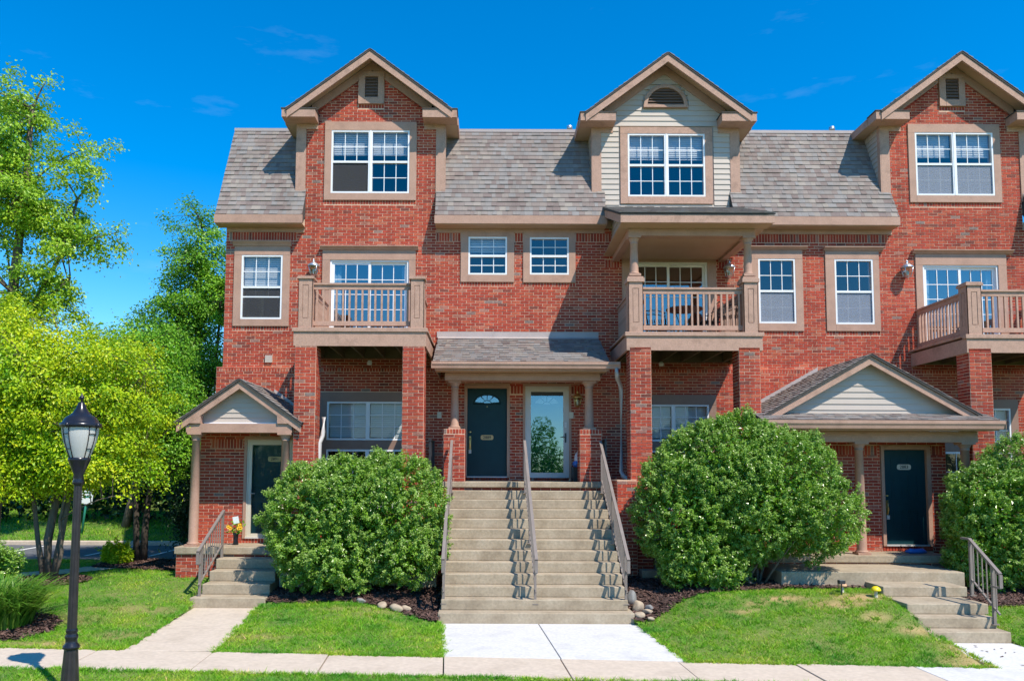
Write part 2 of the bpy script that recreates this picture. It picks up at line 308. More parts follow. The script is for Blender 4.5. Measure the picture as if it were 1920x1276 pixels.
def subtract(segs, a, b):
    out = []
    for s, e in segs:
        if b <= s or a >= e: out.append((s, e)); continue
        if a > s: out.append((s, a))
        if b < e: out.append((b, e))
    return out

class Bricks:
    """running-bond brick faces: real bricks standing proud of the mortar behind them"""
    def __init__(s): s.P = []; s.U = []; s.V = []; s.N = []
    def one(s, P, U, V, N): s.P.append(P); s.U.append(U); s.V.append(V); s.N.append(N)
    def face(s, P0, U, N, W, Hh, holes=(), clip=None, pu=0.2127, pv=0.0677, odd=0, soldiers=(), single=None):
        """holes (u0,u1,v0,v1); clip(v)->(u0,u1); soldiers (u0,u1,v0,v1) filled with upright bricks; single: (parent, maximum) makes bricks objects"""
        P0 = np.array(P0, float); U = np.array(U, float); N = np.array(N, float); Z = np.array((0, 0, 1.0)); j = 0.0125
        k = 0; v = 0.0; n_single = 0
        while v < Hh - 0.02:
            h = min(pv, Hh - v) - j; off = (0.0 if (k + odd) % 2 else pu / 2)
            segs = [(0.0, W)]
            if clip: a, b = clip(v + pv / 2); segs = [(max(0, a), min(W, b))] if b > a else []
            for (a, b, c, d) in list(holes) + list(soldiers):
                if c < v + pv * 0.5 < d: segs = subtract(segs, a, b)
            for a, b in segs:
                i0 = math.floor((a - off) / pu)
                while True:
                    u0 = max(a, off + i0 * pu); u1 = min(b, off + (i0 + 1) * pu); i0 += 1
                    if u0 >= b - 1e-6: break
                    if u1 - u0 < 0.022: continue
                    pr = 0.0055 + random.uniform(-0.0015, 0.0025); p = P0 + U * (u0 + j / 2) + Z * (v + j / 2 + random.uniform(-0.0012, 0.0012))
                    if single and n_single < single[1]: one_brick(p, U, N, u1 - u0 - j, h, pr, single[0]); n_single += 1
                    else: s.one(p - N * 0.02, U * (u1 - u0 - j), Z * h, N * (0.02 + pr))
            v += pv; k += 1
        for (a, b, c, d) in soldiers:
            n = max(1, round((b - a) / pv)); w = (b - a) / n
            for i in range(n): s.one(P0 + U * (a + i * w + j / 2) + Z * (c + j / 2) - N * 0.02, U * (w - j), Z * (d - c - j), N * (0.026 + random.uniform(-0.0015, 0.002)))
        return n_single
    def build(s, name, mat, parent):
        P, U, V, N = (np.array(a) for a in (s.P, s.U, s.V, s.N))
        c = np.stack([P, P + U, P + U + V, P + V, P + N, P + U + N, P + U + V + N, P + V + N], 1)
        f = np.array([(4, 5, 6, 7), (0, 1, 5, 4), (1, 2, 6, 5), (2, 3, 7, 6), (3, 0, 4, 7)])
        F = (np.arange(len(P))[:, None, None] * 8 + f[None]).reshape(-1, 4)
        o = bpy.data.objects.new(name, np_mesh(name, c.reshape(-1, 3), F, mat)); put(o, parent); return o
_bm = {}
def one_brick(p, U, N, w, h, pr, parent):
    key = (round(w, 2), round(h, 3), tuple(np.round(U, 2)), tuple(np.round(N, 2)))
    if key not in _bm: _bm[key] = MB().obox((0, 0, 0), U * w, (0, 0, h), N * (0.02 + pr)).mesh('brick', 'brick')
    o = bpy.data.objects.new('brick', _bm[key]); put(o, parent, p - N * 0.02); return o
BR = Bricks()
def wall_cells(mb, u0, u1, v0, v1, holes, fn):
    us = sorted({u0, u1, *[min(max(h[0], u0), u1) for h in holes], *[min(max(h[1], u0), u1) for h in holes]})
    vs = sorted({v0, v1, *[min(max(h[2], v0), v1) for h in holes], *[min(max(h[3], v0), v1) for h in holes]})
    for a, b in zip(us, us[1:]):
        for c, d in zip(vs, vs[1:]):
            mu, mv = (a + b) / 2, (c + d) / 2
            if not any(h[0] < mu < h[1] and h[2] < mv < h[3] for h in holes): fn(a, b, c, d)

class Shingles:
    def __init__(s): s.c = []
    def plane(s, P0, U, S, W, L, expo=0.143, single=None, holes=(), clip=None):
        """P0 lower corner, U along the eave, S up the slope; tabs of uneven width, lower edge thicker"""
        P0, U, S = (np.array(a, float) for a in (P0, U, S)); S = S / np.linalg.norm(S); N = np.cross(U, S); N = N if N[2] > 0 or N[1] < -0.3 else -N
        if N[2] < 0: N = -N
        r = 0; n_s = 0; v = 0.0
        while v < L - 0.03:
            e = min(expo, L - v); u = -random.uniform(0, 0.2); a0, a1 = (0.0, W) if clip is None else clip(v + e / 2)
            while u < a1:
                w = random.choice((0.09, 0.12, 0.15, 0.18)) * random.uniform(0.85, 1.15); x0, x1 = max(u, a0), min(u + w, a1); u += w
                if x1 - x0 < 0.02 or any(h[0] < (x0 + x1) / 2 < h[1] and h[2] < v + e / 2 < h[3] for h in holes): continue
                t = 0.016 + random.choice((0, 0, 0.009)) ; lo = P0 + S * v; hi = P0 + S * (v + e + 0.01)
                A, B = lo + U * (x0 + 0.001), lo + U * (x1 - 0.001); C, D = hi + U * (x1 - 0.001), hi + U * (x0 + 0.001)
                q = [A, B, C, D, A + N * t, B + N * t, C + N * 0.003, D + N * 0.003]
                if single and n_s < single[1]:
                    n_s += 1; me = bpy.data.meshes.new('shingle'); me.from_pydata([tuple(p - A) for p in q], [], [(4, 5, 6, 7), (0, 1, 5, 4), (1, 2, 6, 5), (3, 0, 4, 7)])
                    me.materials.append(MATS['shingle']); put(bpy.data.objects.new('shingle', me), single[0], A)
                else: s.c.append(q)
            v += expo; r += 1
        return n_s
    def build(s, name, parent):
        c = np.array(s.c); f = np.array([(4, 5, 6, 7), (0, 1, 5, 4), (1, 2, 6, 5), (3, 0, 4, 7)])
        F = (np.arange(len(c))[:, None, None] * 8 + f[None]).reshape(-1, 4)
        o = bpy.data.objects.new(name, np_mesh(name, c.reshape(-1, 3), F, 'shingle')); put(o, parent); return o
SH = Shingles()
# ------------------------------------------------------------------ the townhouse row: walls
HOUSE = empty('brick_townhouse', (3.9, 0, 0.4), 'red brick townhouse row with shingled mansard roof, three gabled dormers and balconies', 'building')
X0W, X1W, ZB, ZL, ZE = -6.29, 14.2, 0.2, 5.03, 8.415
D3 = 14.05     # the right bay repeats the left one this far along the row
UP = [(-6.08, -4.755, 6.02, 7.94), (-3.98, -1.766, 5.45, 7.85), (-0.688, 0.584, 7.10, 8.42), (0.799, 2.044, 7.09, 8.42), (3.154, 5.39, 5.45, 7.75),
      (6.22, 7.447, 5.952, 7.90), (7.99, 9.266, 5.955, 7.89), (10.136, 12.30, 5.45, 7.82)]
UPV = [(-5.905, -4.925, 6.18, 7.73), (-3.80, -1.92, 5.6, 7.62), (-0.51, 0.415, 7.27, 8.19), (0.955, 1.89, 7.275, 8.185), (3.335, 5.185, 5.6, 7.60),
       (6.39, 7.27, 6.13, 7.69), (8.205, 9.12, 6.115, 7.68), (10.30, 12.11, 5.6, 7.55)]
LOW = [(-3.96, -1.70, 1.5, 4.444), (3.30, 5.31, 1.5, 4.415), (10.09, 12.35, 1.5, 4.33), (-0.572, 0.479, 2.40, 4.64), (0.82, 1.89, 2.40, 4.63)]
LOWV = [(-3.79, -1.87, 1.7, 4.23), (3.47, 5.14, 1.7, 4.19), (10.26, 12.18, 1.7, 4.14), (-0.55, 0.46, 2.40, 4.60), (0.85, 1.86, 2.40, 4.60)]
w = MB()
wall_cells(w, X0W, X1W, ZL, 8.6, UPV, lambda a, b, c, d: w.box(a, b, 0, 0.22, c, d))
wall_cells(w, X0W - 0.11, X1W, ZB, ZL, LOWV, lambda a, b, c, d: w.box(a, b, -0.1, 0.22, c, d))
w.prism_x([(0.22, ZL), (9, ZL), (9, 11.0), (1.0, 11.0), (0.22, 9.4)], X0W, X0W + 0.2); w.box(X0W - 0.11, X0W + 0.2, 0.22, 9, ZB, ZL)
DW = (-3.82, -1.94, 9.24, 10.80)
for dx in (0, D3):
    wall_cells(w, -4.43 + dx, -1.29 + dx, 8.6, 11.0, [(DW[0] + dx, DW[1] + dx, DW[2], DW[3])], lambda a, b, c, d: w.box(a, b, 0, 0.2, c, d))
    w.prism_y([(-4.43 + dx, 11.0), (-1.29 + dx, 11.0), (-2.85 + dx, 12.3)], 0, 0.2)
WALL = w.build('wall', 'mortar', HOUSE)
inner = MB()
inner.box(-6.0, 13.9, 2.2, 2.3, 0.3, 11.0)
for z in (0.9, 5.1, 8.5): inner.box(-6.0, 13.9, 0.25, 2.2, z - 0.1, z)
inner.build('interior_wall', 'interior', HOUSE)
def uv(hs, x0, z0): return [(a - x0, b - x0, c - z0, d - z0) for a, b, c, d in hs]
Xd = (1, 0, 0); Nf = (0, -1, 0)
sold = [(-6.22, -4.62, 8.08, 8.29), (-1.28, -0.70, 8.08, 8.29), (0.60, 0.79, 8.08, 8.29), (2.06, 2.9, 8.08, 8.29), (5.95, 9.5, 8.08, 8.29)]
sold += [(-6.08, -4.755, 5.92, 6.02), (-0.688, 0.584, 7.0, 7.1), (0.80, 2.044, 6.99, 7.09), (6.22, 7.447, 5.852, 5.952), (7.99, 9.266, 5.855, 5.955), (5.45, 5.75, 7.45, 7.66), (2.75, 3.1, 7.45, 7.66)]
BR.face((X0W, 0, ZL), Xd, Nf, X1W - X0W, ZE - ZL, uv(UP, X0W, ZL), None, soldiers=uv(sold, X0W, ZL))
for dx in (0, D3):
    def clip(v, dx=dx):
        z = ZE + v; hw = 1.57 if z < 11.05 else max(0.0, (12.42 - z) / 0.75 * 0.95); c = -2.86 + dx - X0W
        return c - hw, c + hw
    BR.face((X0W, 0, ZE), Xd, Nf, X1W - X0W, 12.4 - ZE, uv([(-3.98 + dx, -1.773 + dx, 9.077, 11.007), (-3.19 + dx, -2.57 + dx, 11.45, 12.3)], X0W, ZE), clip,
            soldiers=uv([(-3.98 + dx, -1.773 + dx, 8.975, 9.077), (-3.19 + dx, -2.57 + dx, 11.35, 11.45)], X0W, ZE))
XL = X0W - 0.11
BR.face((XL, -0.1, ZB), Xd, Nf, X1W - XL, ZL - ZB - 0.1, uv(LOW + [(-1.0, 2.5, ZB, 2.39), (-6.3, -4.15, ZB, 3.6), (6.0, 9.7, ZB, 3.6)], XL, ZB), None, soldiers=uv([(-0.572, 0.479, 2.395, 2.48), (0.85, 1.86, 2.395, 2.48), (0.5, 0.8, 4.42, 4.63), (1.92, 2.4, 4.42, 4.63)], XL, ZB))
BR.face((XL, -0.1, ZL - 0.1), Xd, Nf, X1W - XL, 0.1, soldiers=[(0, X1W - XL, 0.0, 0.1)])
BR.face((X0W, 6.0, ZL), (0, -1, 0), (-1, 0, 0), 6.0, 8.42 - ZL)
BR.face((XL, 6.0, ZB), (0, -1, 0), (-1, 0, 0), 6.1, ZL - ZB)
# entry vestibules that stand forward of the wall
ves = MB()
V9 = (-6.24, -4.06, -1.4, 0.3, 3.52); V9H = (-5.22, -4.24, 1.17, 3.27)
wall_cells(ves, V9[0], V9[1], V9[3], V9[4], [V9H], lambda a, b, c, d: ves.box(a, b, V9[2], V9[2] + 0.15, c, d))
ves.box(V9[0], V9[0] + 0.15, V9[2] + 0.15, -0.1, V9[3], V9[4]); ves.box(V9[1] - 0.15, V9[1], V9[2] + 0.15, -0.1, V9[3], V9[4])
ves.build('vestibule_wall', 'mortar', HOUSE); ves = MB()
V8 = (5.75, 9.765, -1.6, 0.3, 3.5); V8H = (8.36, 9.43, 0.96, 3.2)
wall_cells(ves, V8[0], V8[1], V8[3], V8[4], [V8H], lambda a, b, c, d: ves.box(a, b, V8[2], V8[2] + 0.15, c, d))
ves.box(V8[0], V8[0] + 0.15, V8[2] + 0.15, -0.1, V8[3], V8[4]); ves.box(V8[1] - 0.15, V8[1], V8[2] + 0.15, -0.1, V8[3], V8[4])
ves.build('vestibule_wall', 'mortar', HOUSE)
BR.face((V9[0], V9[2], V9[3]), Xd, Nf, V9[1] - V9[0], V9[4] - V9[3], uv([(-5.29, -4.17, 1.05, 3.32)], V9[0], V9[3]), soldiers=uv([(-6.0, -5.33, 3.08, 3.30), (-5.29, -4.17, 1.06, 1.17)], V9[0], V9[3]))
BR.face((V9[0], -0.1, V9[3]), (0, -1, 0), (-1, 0, 0), 1.3, V9[4] - V9[3])
BR.face((V8[0], V8[2], V8[3]), Xd, Nf, V8[1] - V8[0], V8[4] - V8[3], uv([(8.36, 9.43, 0.9, 3.2)], V8[0], V8[3]), soldiers=uv([(6.2, 8.3, 2.98, 3.20), (9.47, 9.70, 2.98, 3.2), (8.36, 9.43, 0.96, 1.08)], V8[0], V8[3]))
BR.face((V8[0], -0.1, V8[3]), (0, -1, 0), (-1, 0, 0), 1.5, V8[4] - V8[3]); BR.face((V8[1], V8[2], V8[3]), (0, 1, 0), (1, 0, 0), 1.5, V8[4] - V8[3])

# brick piers under the balconies; the bricks of the two best-seen fronts are pieces of their own
budget = 300
def pier(x0, x1, y0, y1, z0, z1, name='brick_pier', single=0, pu=0.22, cap=False):
    global budget
    o = box(name, 'mortar', HOUSE, x0, x1, y0, y1, z0, z1); W, Dp, h = x1 - x0, y1 - y0, z1 - z0
    s = [(0, W, h - 0.105, h)] if cap else []; s2 = [(0, Dp, h - 0.105, h)] if cap else []
    n = BR.face((x0, y0, z0), Xd, Nf, W, h, pu=W / round(W / pu), soldiers=s, single=(o, budget) if single else None) ; budget -= n if single else 0
    BR.face((x0, y1, z0), (0, -1, 0), (-1, 0, 0), Dp, h, pu=Dp / round(Dp / pu), odd=1, soldiers=s2)
    BR.face((x1, y0, z0), (0, 1, 0), (1, 0, 0), Dp, h, pu=Dp / round(Dp / pu), odd=1, soldiers=s2)
    return o
for i, (a, b) in enumerate(((-1.80, -1.355), (2.93, 3.365), (-4.045, -3.605), (5.20, 5.635), (9.99, 10.45), (12.33, 12.77))):
    pier(a, b, -2.2, -1.76, 0.3, 5.2, single=i in (0, 1))
pier(-0.985, -0.525, -1.36, -0.9, 0.3, 3.53, 'brick_pedestal', cap=True); pier(1.975, 2.445, -1.36, -0.9, 0.3, 3.53, 'brick_pedestal', cap=True)
pier(2.62, 3.02, -2.32, -1.3, 0.4, 2.45, 'stair_wing_wall')
o = box('landing_base', 'mortar', HOUSE, -1.32, 2.60, -1.34, -0.1, 0.3, 2.27); BR.face((-1.32, -1.34, 0.3), Xd, Nf, 3.92, 1.97)
box('landing_slab', 'step_concrete', HOUSE, -1.36, 2.62, -1.40, -0.1, 2.27, 2.39, 0.012)
# portico platforms
def platform(x0, x1, y0, y1, z, zb, t=0.14):
    box('porch_slab', 'step_concrete', HOUSE, x0 - 0.03, x1 + 0.03, y0 - 0.05, y1, z - t, z, 0.012)
    box('porch_base', 'mortar', HOUSE, x0, x1, y0, y1, zb, z - t)
    BR.face((x0, y0, zb), Xd, Nf, x1 - x0, z - t - zb); BR.face((x0, y1, zb), (0, -1, 0), (-1, 0, 0), y1 - y0, z - t - zb); BR.face((x1, y0, zb), (0, 1, 0), (1, 0, 0), y1 - y0, z - t - zb)
platform(-6.34, -4.06, -2.3, -1.4, 1.06, 0.3)
platform(5.40, 9.30, -2.45, -1.6, 0.96, 0.2)
bo = BR.build('bricks', 'brick', WALL); tag(bo, kind='stuff')

# ------------------------------------------------------------------ windows
def bars(mb, x0, x1, z0, z1, y, nx, nz, w=0.017, d=0.012):
    for i in range(1, nx): x = x0 + (x1 - x0) * i / nx; mb.box(x - w / 2, x + w / 2, y - d, y, z0, z1)
    for i in range(1, nz):
        z = z0 + (z1 - z0) * i / nz
        for k in range(nx):
            a, b = x0 + (x1 - x0) * k / nx + (w / 2 if k else 0), x0 + (x1 - x0) * (k + 1) / nx - (w / 2 if k < nx - 1 else 0)
            mb.box(a, b, y - d, y, z - w / 2, z + w / 2)
def panes(parent, x0, x1, z0, z1, y, nx, nz, mat):
    for i in range(nx):
        for k in range(nz):
            a, b = x0 + (x1 - x0) * i / nx, x0 + (x1 - x0) * (i + 1) / nx; c, d = z0 + (z1 - z0) * k / nz, z0 + (z1 - z0) * (k + 1) / nz
            box('pane', mat, parent, a + 0.001, b - 0.001, y, y + 0.005, c + 0.001, d - 0.001)
def trim(parent, x0, x1, z0, z1, fx0, fx1, fz0, fz1, y, mat='tan_trim', d=0.035, bottom=True):
    """four boards round an opening, each its own piece"""
    box('trim_board', mat, parent, x0, fx0 + 0.006, y - d, y + 0.02, z0, fz1 - 0.006)
    box('trim_board', mat, parent, fx1 - 0.006, x1, y - d, y + 0.02, z0, fz1 - 0.006)
    box('trim_board', mat, parent, x0 + 0.001, x1 - 0.001, y - d - 0.003, y + 0.02, fz1 - 0.006, z1)
    if bottom: box('trim_board', mat, parent, fx0 + 0.006, fx1 - 0.006, y - d - 0.004, y + 0.02, z0, fz0 + 0.006)
def cap(parent, x0, x1, z0, z1, y, mat='tan_trim'):
    h = z1 - z0
    MB().prism_x([(y + 0.02, z0), (y - 0.06, z0), (y - 0.075, z0 + h * 0.3), (y - 0.12, z0 + h * 0.75), (y - 0.13, z0 + h * 0.8), (y - 0.13, z1), (y + 0.02, z1 + 0.012)], x0, x1).build('header_cap', mat, parent)
def blinds(parent, x0, x1, z0, z1, y, pitch=0.05):
    mb = MB(); z = z1
    while z > z0: mb.obox((x0, y, z - 0.012), (x1 - x0, 0, 0), (0, 0.014, pitch * 0.93), (0, 0.0025, -0.001)); z -= pitch
    mb.box(x0, x1, y - 0.005, y + 0.03, z0 - 0.03, z0 - 0.012); mb.build('blind', 'blind', parent)
def unit(frame, win, x0, x1, z0, z1, y, nx, nz, glass, blind=0.0, screen=None, mid=0.5, lower=True, open_lower=False):
    """one double-hung unit; adds frame bars to `frame`"""
    f = 0.045; zm = z0 + (z1 - z0) * mid
    frame.box(x0, x0 + f, y - 0.03, y + 0.05, z0, z1); frame.box(x1 - f, x1, y - 0.03, y + 0.05, z0, z1)
    frame.box(x0 + f, x1 - f, y - 0.03, y + 0.05, z1 - f, z1); frame.box(x0 + f, x1 - f, y - 0.035, y + 0.05, z0, z0 + f)
    frame.box(x0 + f, x1 - f, y - 0.02, y + 0.045, zm - 0.025, zm + 0.025)
    g = []
    mu = MB()
    a, b = x0 + f, x1 - f
    bars(mu, a, b, zm + 0.025, z1 - f, y + 0.018, nx, nz); panes(win, a, b, zm + 0.025, z1 - f, y + 0.02, nx, nz, glass)
    if not open_lower:
        bars(mu, a, b, z0 + f, zm - 0.025, y + 0.028, nx, nz); panes(win, a, b, z0 + f, zm - 0.025, y + 0.03, nx, nz, glass)
    else:
        zt = z0 + (zm - z0) * open_lower
        bars(mu, a, b, zt, zm - 0.025, y + 0.028, nx, 1); panes(win, a, b, zt, zm - 0.025, y + 0.03, nx, 1, glass)
        frame.box(a, b, y + 0.0, y + 0.045, zt - 0.03, zt) if open_lower < 0.97 else None
    mu.build('muntin', 'white_vinyl', win)
    if blind: blinds(win, a, b, z1 - f - (z1 - z0 - 2 * f) * blind, z1 - f, y + 0.10)
    if screen: box('screen', screen, win, a, b, y + 0.005, y + 0.007, z0 + f, zm - 0.025)
def window(x0, x1, z0, z1, y, n=1, nx=3, nz=2, glass='window_glass', blind=0.0, screens=None, opens=None, mid=0.5):
    fr = MB(); wo = bpy.data.objects.new('window', bpy.data.meshes.new('window')); put(wo, HOUSE)
    w = (x1 - x0) / n
    for i in range(n):
        unit(fr, wo, x0 + i * w + (0.004 if i else 0), x0 + (i + 1) * w - (0.004 if i < n - 1 else 0), z0, z1, y, nx, nz, glass, blind, screens[i] if screens else None, mid, open_lower=opens[i] if opens else False)
    if n > 1: fr.box(x0 + w - 0.02, x0 + w + 0.02, y - 0.038, y - 0.031, z0 + 0.01, z1 - 0.01)
    wo.data = fr.mesh('window', 'white_vinyl'); return wo
# dormer windows
for k, dx in enumerate((0, D3)):
    wo = window(-3.825 + dx, -1.935 + dx, 9.238, 10.80, 0.0, 2, blind=0.34, screens=['screen', None] if k == 0 else ['lit_screen', 'lit_screen'], opens=[0.99, False] if k == 0 else None)
    trim(wo, -3.98 + dx, -1.773 + dx, 9.077, 11.007, -3.825 + dx, -1.935 + dx, 9.238, 10.80, 0.0)
wo = window(3.308, 5.175, 9.184, 10.745, 0.0, 2, blind=0.36); trim(wo, 3.133, 5.348, 9.015, 10.90, 3.308, 5.175, 9.184, 10.745, 0.0, 'tan_wood')
# middle storey
wo = window(-5.907, -4.922, 6.178, 7.732, 0.0, 1, blind=0.5, screens=['screen'], opens=[0.72]); trim(wo, -6.08, -4.755, 6.02, 7.94, -5.907, -4.922, 6.178, 7.732, 0.0); cap(wo, -6.11, -4.725, 7.94, 8.06, 0.0)
wo = window(6.385, 7.274, 6.125, 7.691, 0.0, 1, screens=['lit_screen']); trim(wo, 6.22, 7.447, 5.952, 7.90, 6.385, 7.274, 6.125, 7.691, 0.0); cap(wo, 6.17, 7.55, 7.90, 7.97, 0.0)
wo = window(8.201, 9.127, 6.11, 7.686, 0.0, 1, screens=['lit_screen']); trim(wo, 7.99, 9.266, 5.955, 7.885, 8.201, 9.127, 6.11, 7.686, 0.0); cap(wo, 7.95, 9.36, 7.885, 7.965, 0.0)
for a, b, c, d, ta, tb, tc, bl in ((-0.514, 0.419, 7.266, 8.195, -0.688, 0.584, 7.099, 0.4), (0.952, 1.892, 7.272, 8.188, 0.799, 2.044, 7.092, 0.0)):
    wo = window(a, b, c, d, 0.0, 1, blind=bl); trim(wo, ta, tb, tc, 8.285, a, b, c, d, 0.0)
for a, b, ta, tb, tt, zf in ((-3.79, -1.87, -3.96, -1.70, 4.444, 4.23), (3.47, 5.14, 3.30, 5.31, 4.415, 4.19), (10.26, 12.18, 10.09, 12.35, 4.33, 4.13)):
    y = -0.1; fr = MB(); wo = bpy.data.objects.new('window', bpy.data.meshes.new('window')); put(wo, HOUSE)
    w2 = (b - a) / 2
    for i in range(2):
        p, q = a + i * w2, a + (i + 1) * w2
        for c, d, nz in ((3.327, zf, 3), (1.75, 3.11, 3)):
            fr.box(p, p + 0.045, y - 0.03, y + 0.05, c, d); fr.box(q - 0.045, q, y - 0.03, y + 0.05, c, d); fr.box(p + 0.045, q - 0.045, y - 0.03, y + 0.05, d - 0.045, d); fr.box(p + 0.045, q - 0.045, y - 0.03, y + 0.05, c, c + 0.045)
            mu = MB(); bars(mu, p + 0.045, q - 0.045, c + 0.045, d - 0.045, y + 0.018, 3, nz); mu.build('muntin', 'white_vinyl', wo); panes(wo, p + 0.045, q - 0.045, c + 0.045, d - 0.045, y + 0.02, 3, nz, 'shade_glass')
        blinds(wo, p + 0.05, q - 0.05, 3.38, zf - 0.05, y + 0.10, 0.048)
    wo.data = fr.mesh('window', 'white_vinyl'); trim(wo, ta, tb, 1.58, tt, a, b, 1.75, zf, y, 'brown_trim'); box('trim_board', 'brown_trim', wo, a - 0.005, b + 0.005, y - 0.032, y + 0.02, 3.11, 3.327)

# sliding balcony doors
def slider(x0, x1, z0, z1, ta, tb, tt, y, glass, caps=None):
    so = bpy.data.objects.new('sliding_door', bpy.data.meshes.new('sliding_door')); put(so, HOUSE); fr = MB(); xm = (x0 + x1) / 2; f = 0.05
    fr.box(x0, x0 + f, y - 0.03, y + 0.08, z0, z1); fr.box(x1 - f, x1, y - 0.03, y + 0.08, z0, z1); fr.box(x0 + f, x1 - f, y - 0.03, y + 0.08, z1 - f, z1); fr.box(x0 + f, x1 - f, y - 0.03, y + 0.08, z0, z0 + 0.04)
    for a, b, yy in ((x0 + f, xm + 0.03, y + 0.0), (xm - 0.03, x1 - f, y + 0.035)):
        s = 0.06
        fr.box(a, a + s, yy, yy + 0.03, z0 + 0.04, z1 - f); fr.box(b - s, b, yy, yy + 0.03, z0 + 0.04, z1 - f); fr.box(a + s, b - s, yy, yy + 0.03, z1 - f - s, z1 - f); fr.box(a + s, b - s, yy, yy + 0.03, z0 + 0.04, z0 + 0.12)
        mu = MB(); bars(mu, a + s, b - s, z0 + 0.12, z1 - f - s, yy + 0.013, 3, 5); mu.build('muntin', 'white_vinyl', so); panes(so, a + s, b - s, z0 + 0.12, z1 - f - s, yy + 0.015, 3, 5, glass)
    box('handle', 'dark_metal', so, xm + 0.0, xm + 0.02, y - 0.03, y - 0.001, z0 + 0.95, z0 + 1.15)
    so.data = fr.mesh('sliding_door', 'white_vinyl'); trim(so, ta, tb, z0, tt, x0, x1, z0, z1, 0.0, bottom=False)
    if caps: cap(so, caps[0], caps[1], tt, caps[2], 0.0)
    return so
s1 = slider(-3.805, -1.916, 5.60, 7.624, -3.98, -1.766, 7.853, 0.02, 'door_glass', (-4.035, -1.70, 7.945))
s2 = slider(3.33, 5.187, 5.56, 7.60, 3.154, 5.39, 7.66, 0.02, 'door_glass')
s3 = slider(10.298, 12.112, 5.55, 7.555, 10.136, 12.30, 7.82, 0.02, 'door_glass', (10.063, 12.443, 7.90))
for so, xs in ((s1, (-3.68, -1.98)), (s3, (10.42, 12.03))):
    mb = MB()
    for x in xs:
        for i in range(6): mb.tube([(x - 0.10 + i * 0.04, 0.16 + 0.015 * (i % 2), 5.65), (x - 0.10 + i * 0.04, 0.16 + 0.015 * (i % 2), 7.5)], 0.026, 6)
    mb.build('curtain', 'curtain', so)

# ------------------------------------------------------------------ entrance doors
def digits(txt, parent, x, y, z, size):
    c = bpy.data.curves.new('house_number', 'FONT'); c.body = txt; c.size = size; c.align_x = 'CENTER'; c.align_y = 'CENTER'; c.extrude = 0.002; c.offset = size * 0.012
    t = bpy.data.objects.new('tmp', c); col.objects.link(t); bpy.context.view_layer.update()
    me = bpy.data.meshes.new_from_object(t); bpy.data.objects.remove(t)
    me.transform(Matrix.Translation((x, y, z)) @ Matrix.Rotation(math.pi / 2, 4, 'X')); me.materials.clear(); me.materials.append(MATS['black_paint'])
    o = bpy.data.objects.new('house_number', me); put(o, parent); return o
def plaque(txt, parent, x, y, z, w=0.30, h=0.115, cream=False):
    pts = []
    r = h * 0.4
    for cx, cz, a0 in ((w / 2 - r, h / 2 - r, 0), (-w / 2 + r, h / 2 - r, 90), (-w / 2 + r, -h / 2 + r, 180), (w / 2 - r, -h / 2 + r, 270)):
        for k in range(5): a = math.radians(a0 + 22.5 * k); pts.append((x + cx + r * math.cos(a), z + cz + r * math.sin(a)))
    MB().prism_y(pts, y - 0.008, y).build('number_plaque', 'cream_frame' if cream else 'plaque', parent); digits(txt, parent, x, y - 0.0105, z, h * 0.82)
def fan(parent, x, y, z, r, mat='mirror_glass'):
    """half-round light of three wedge panes over a small half disc, with raised bars"""
    for a0, a1 in ((8, 56), (62, 88), (92, 118), (124, 172)):
        A = [math.radians(a0 + (a1 - a0) * k / 4) for k in range(5)]
        pts = [(x + r * math.cos(a), z + 0.62 * r * math.sin(a)) for a in A] + [(x + 0.36 * r * math.cos(a), z + 0.24 * r * math.sin(a)) for a in A[::-1]]
        MB().prism_y(pts, y - 0.004, y).build('pane', mat, parent)
    MB().prism_y([(x + 0.30 * r * math.cos(math.radians(k * 20)), z + 0.18 * r * math.sin(math.radians(k * 20))) for k in range(10)], y - 0.004, y).build('pane', mat, parent)
    mb = MB(); mb.tube([(x + r * 1.1 * math.cos(math.radians(k * 12)), y - 0.004, z - 0.015 + 0.72 * r * math.sin(math.radians(k * 12))) for k in range(16)], 0.014, 6); mb.tube([(x - r * 1.12, y - 0.004, z - 0.025), (x + r * 1.12, y - 0.004, z - 0.025)], 0.014, 6)
    mb.build('fanlight_moulding', 'green_door', parent)
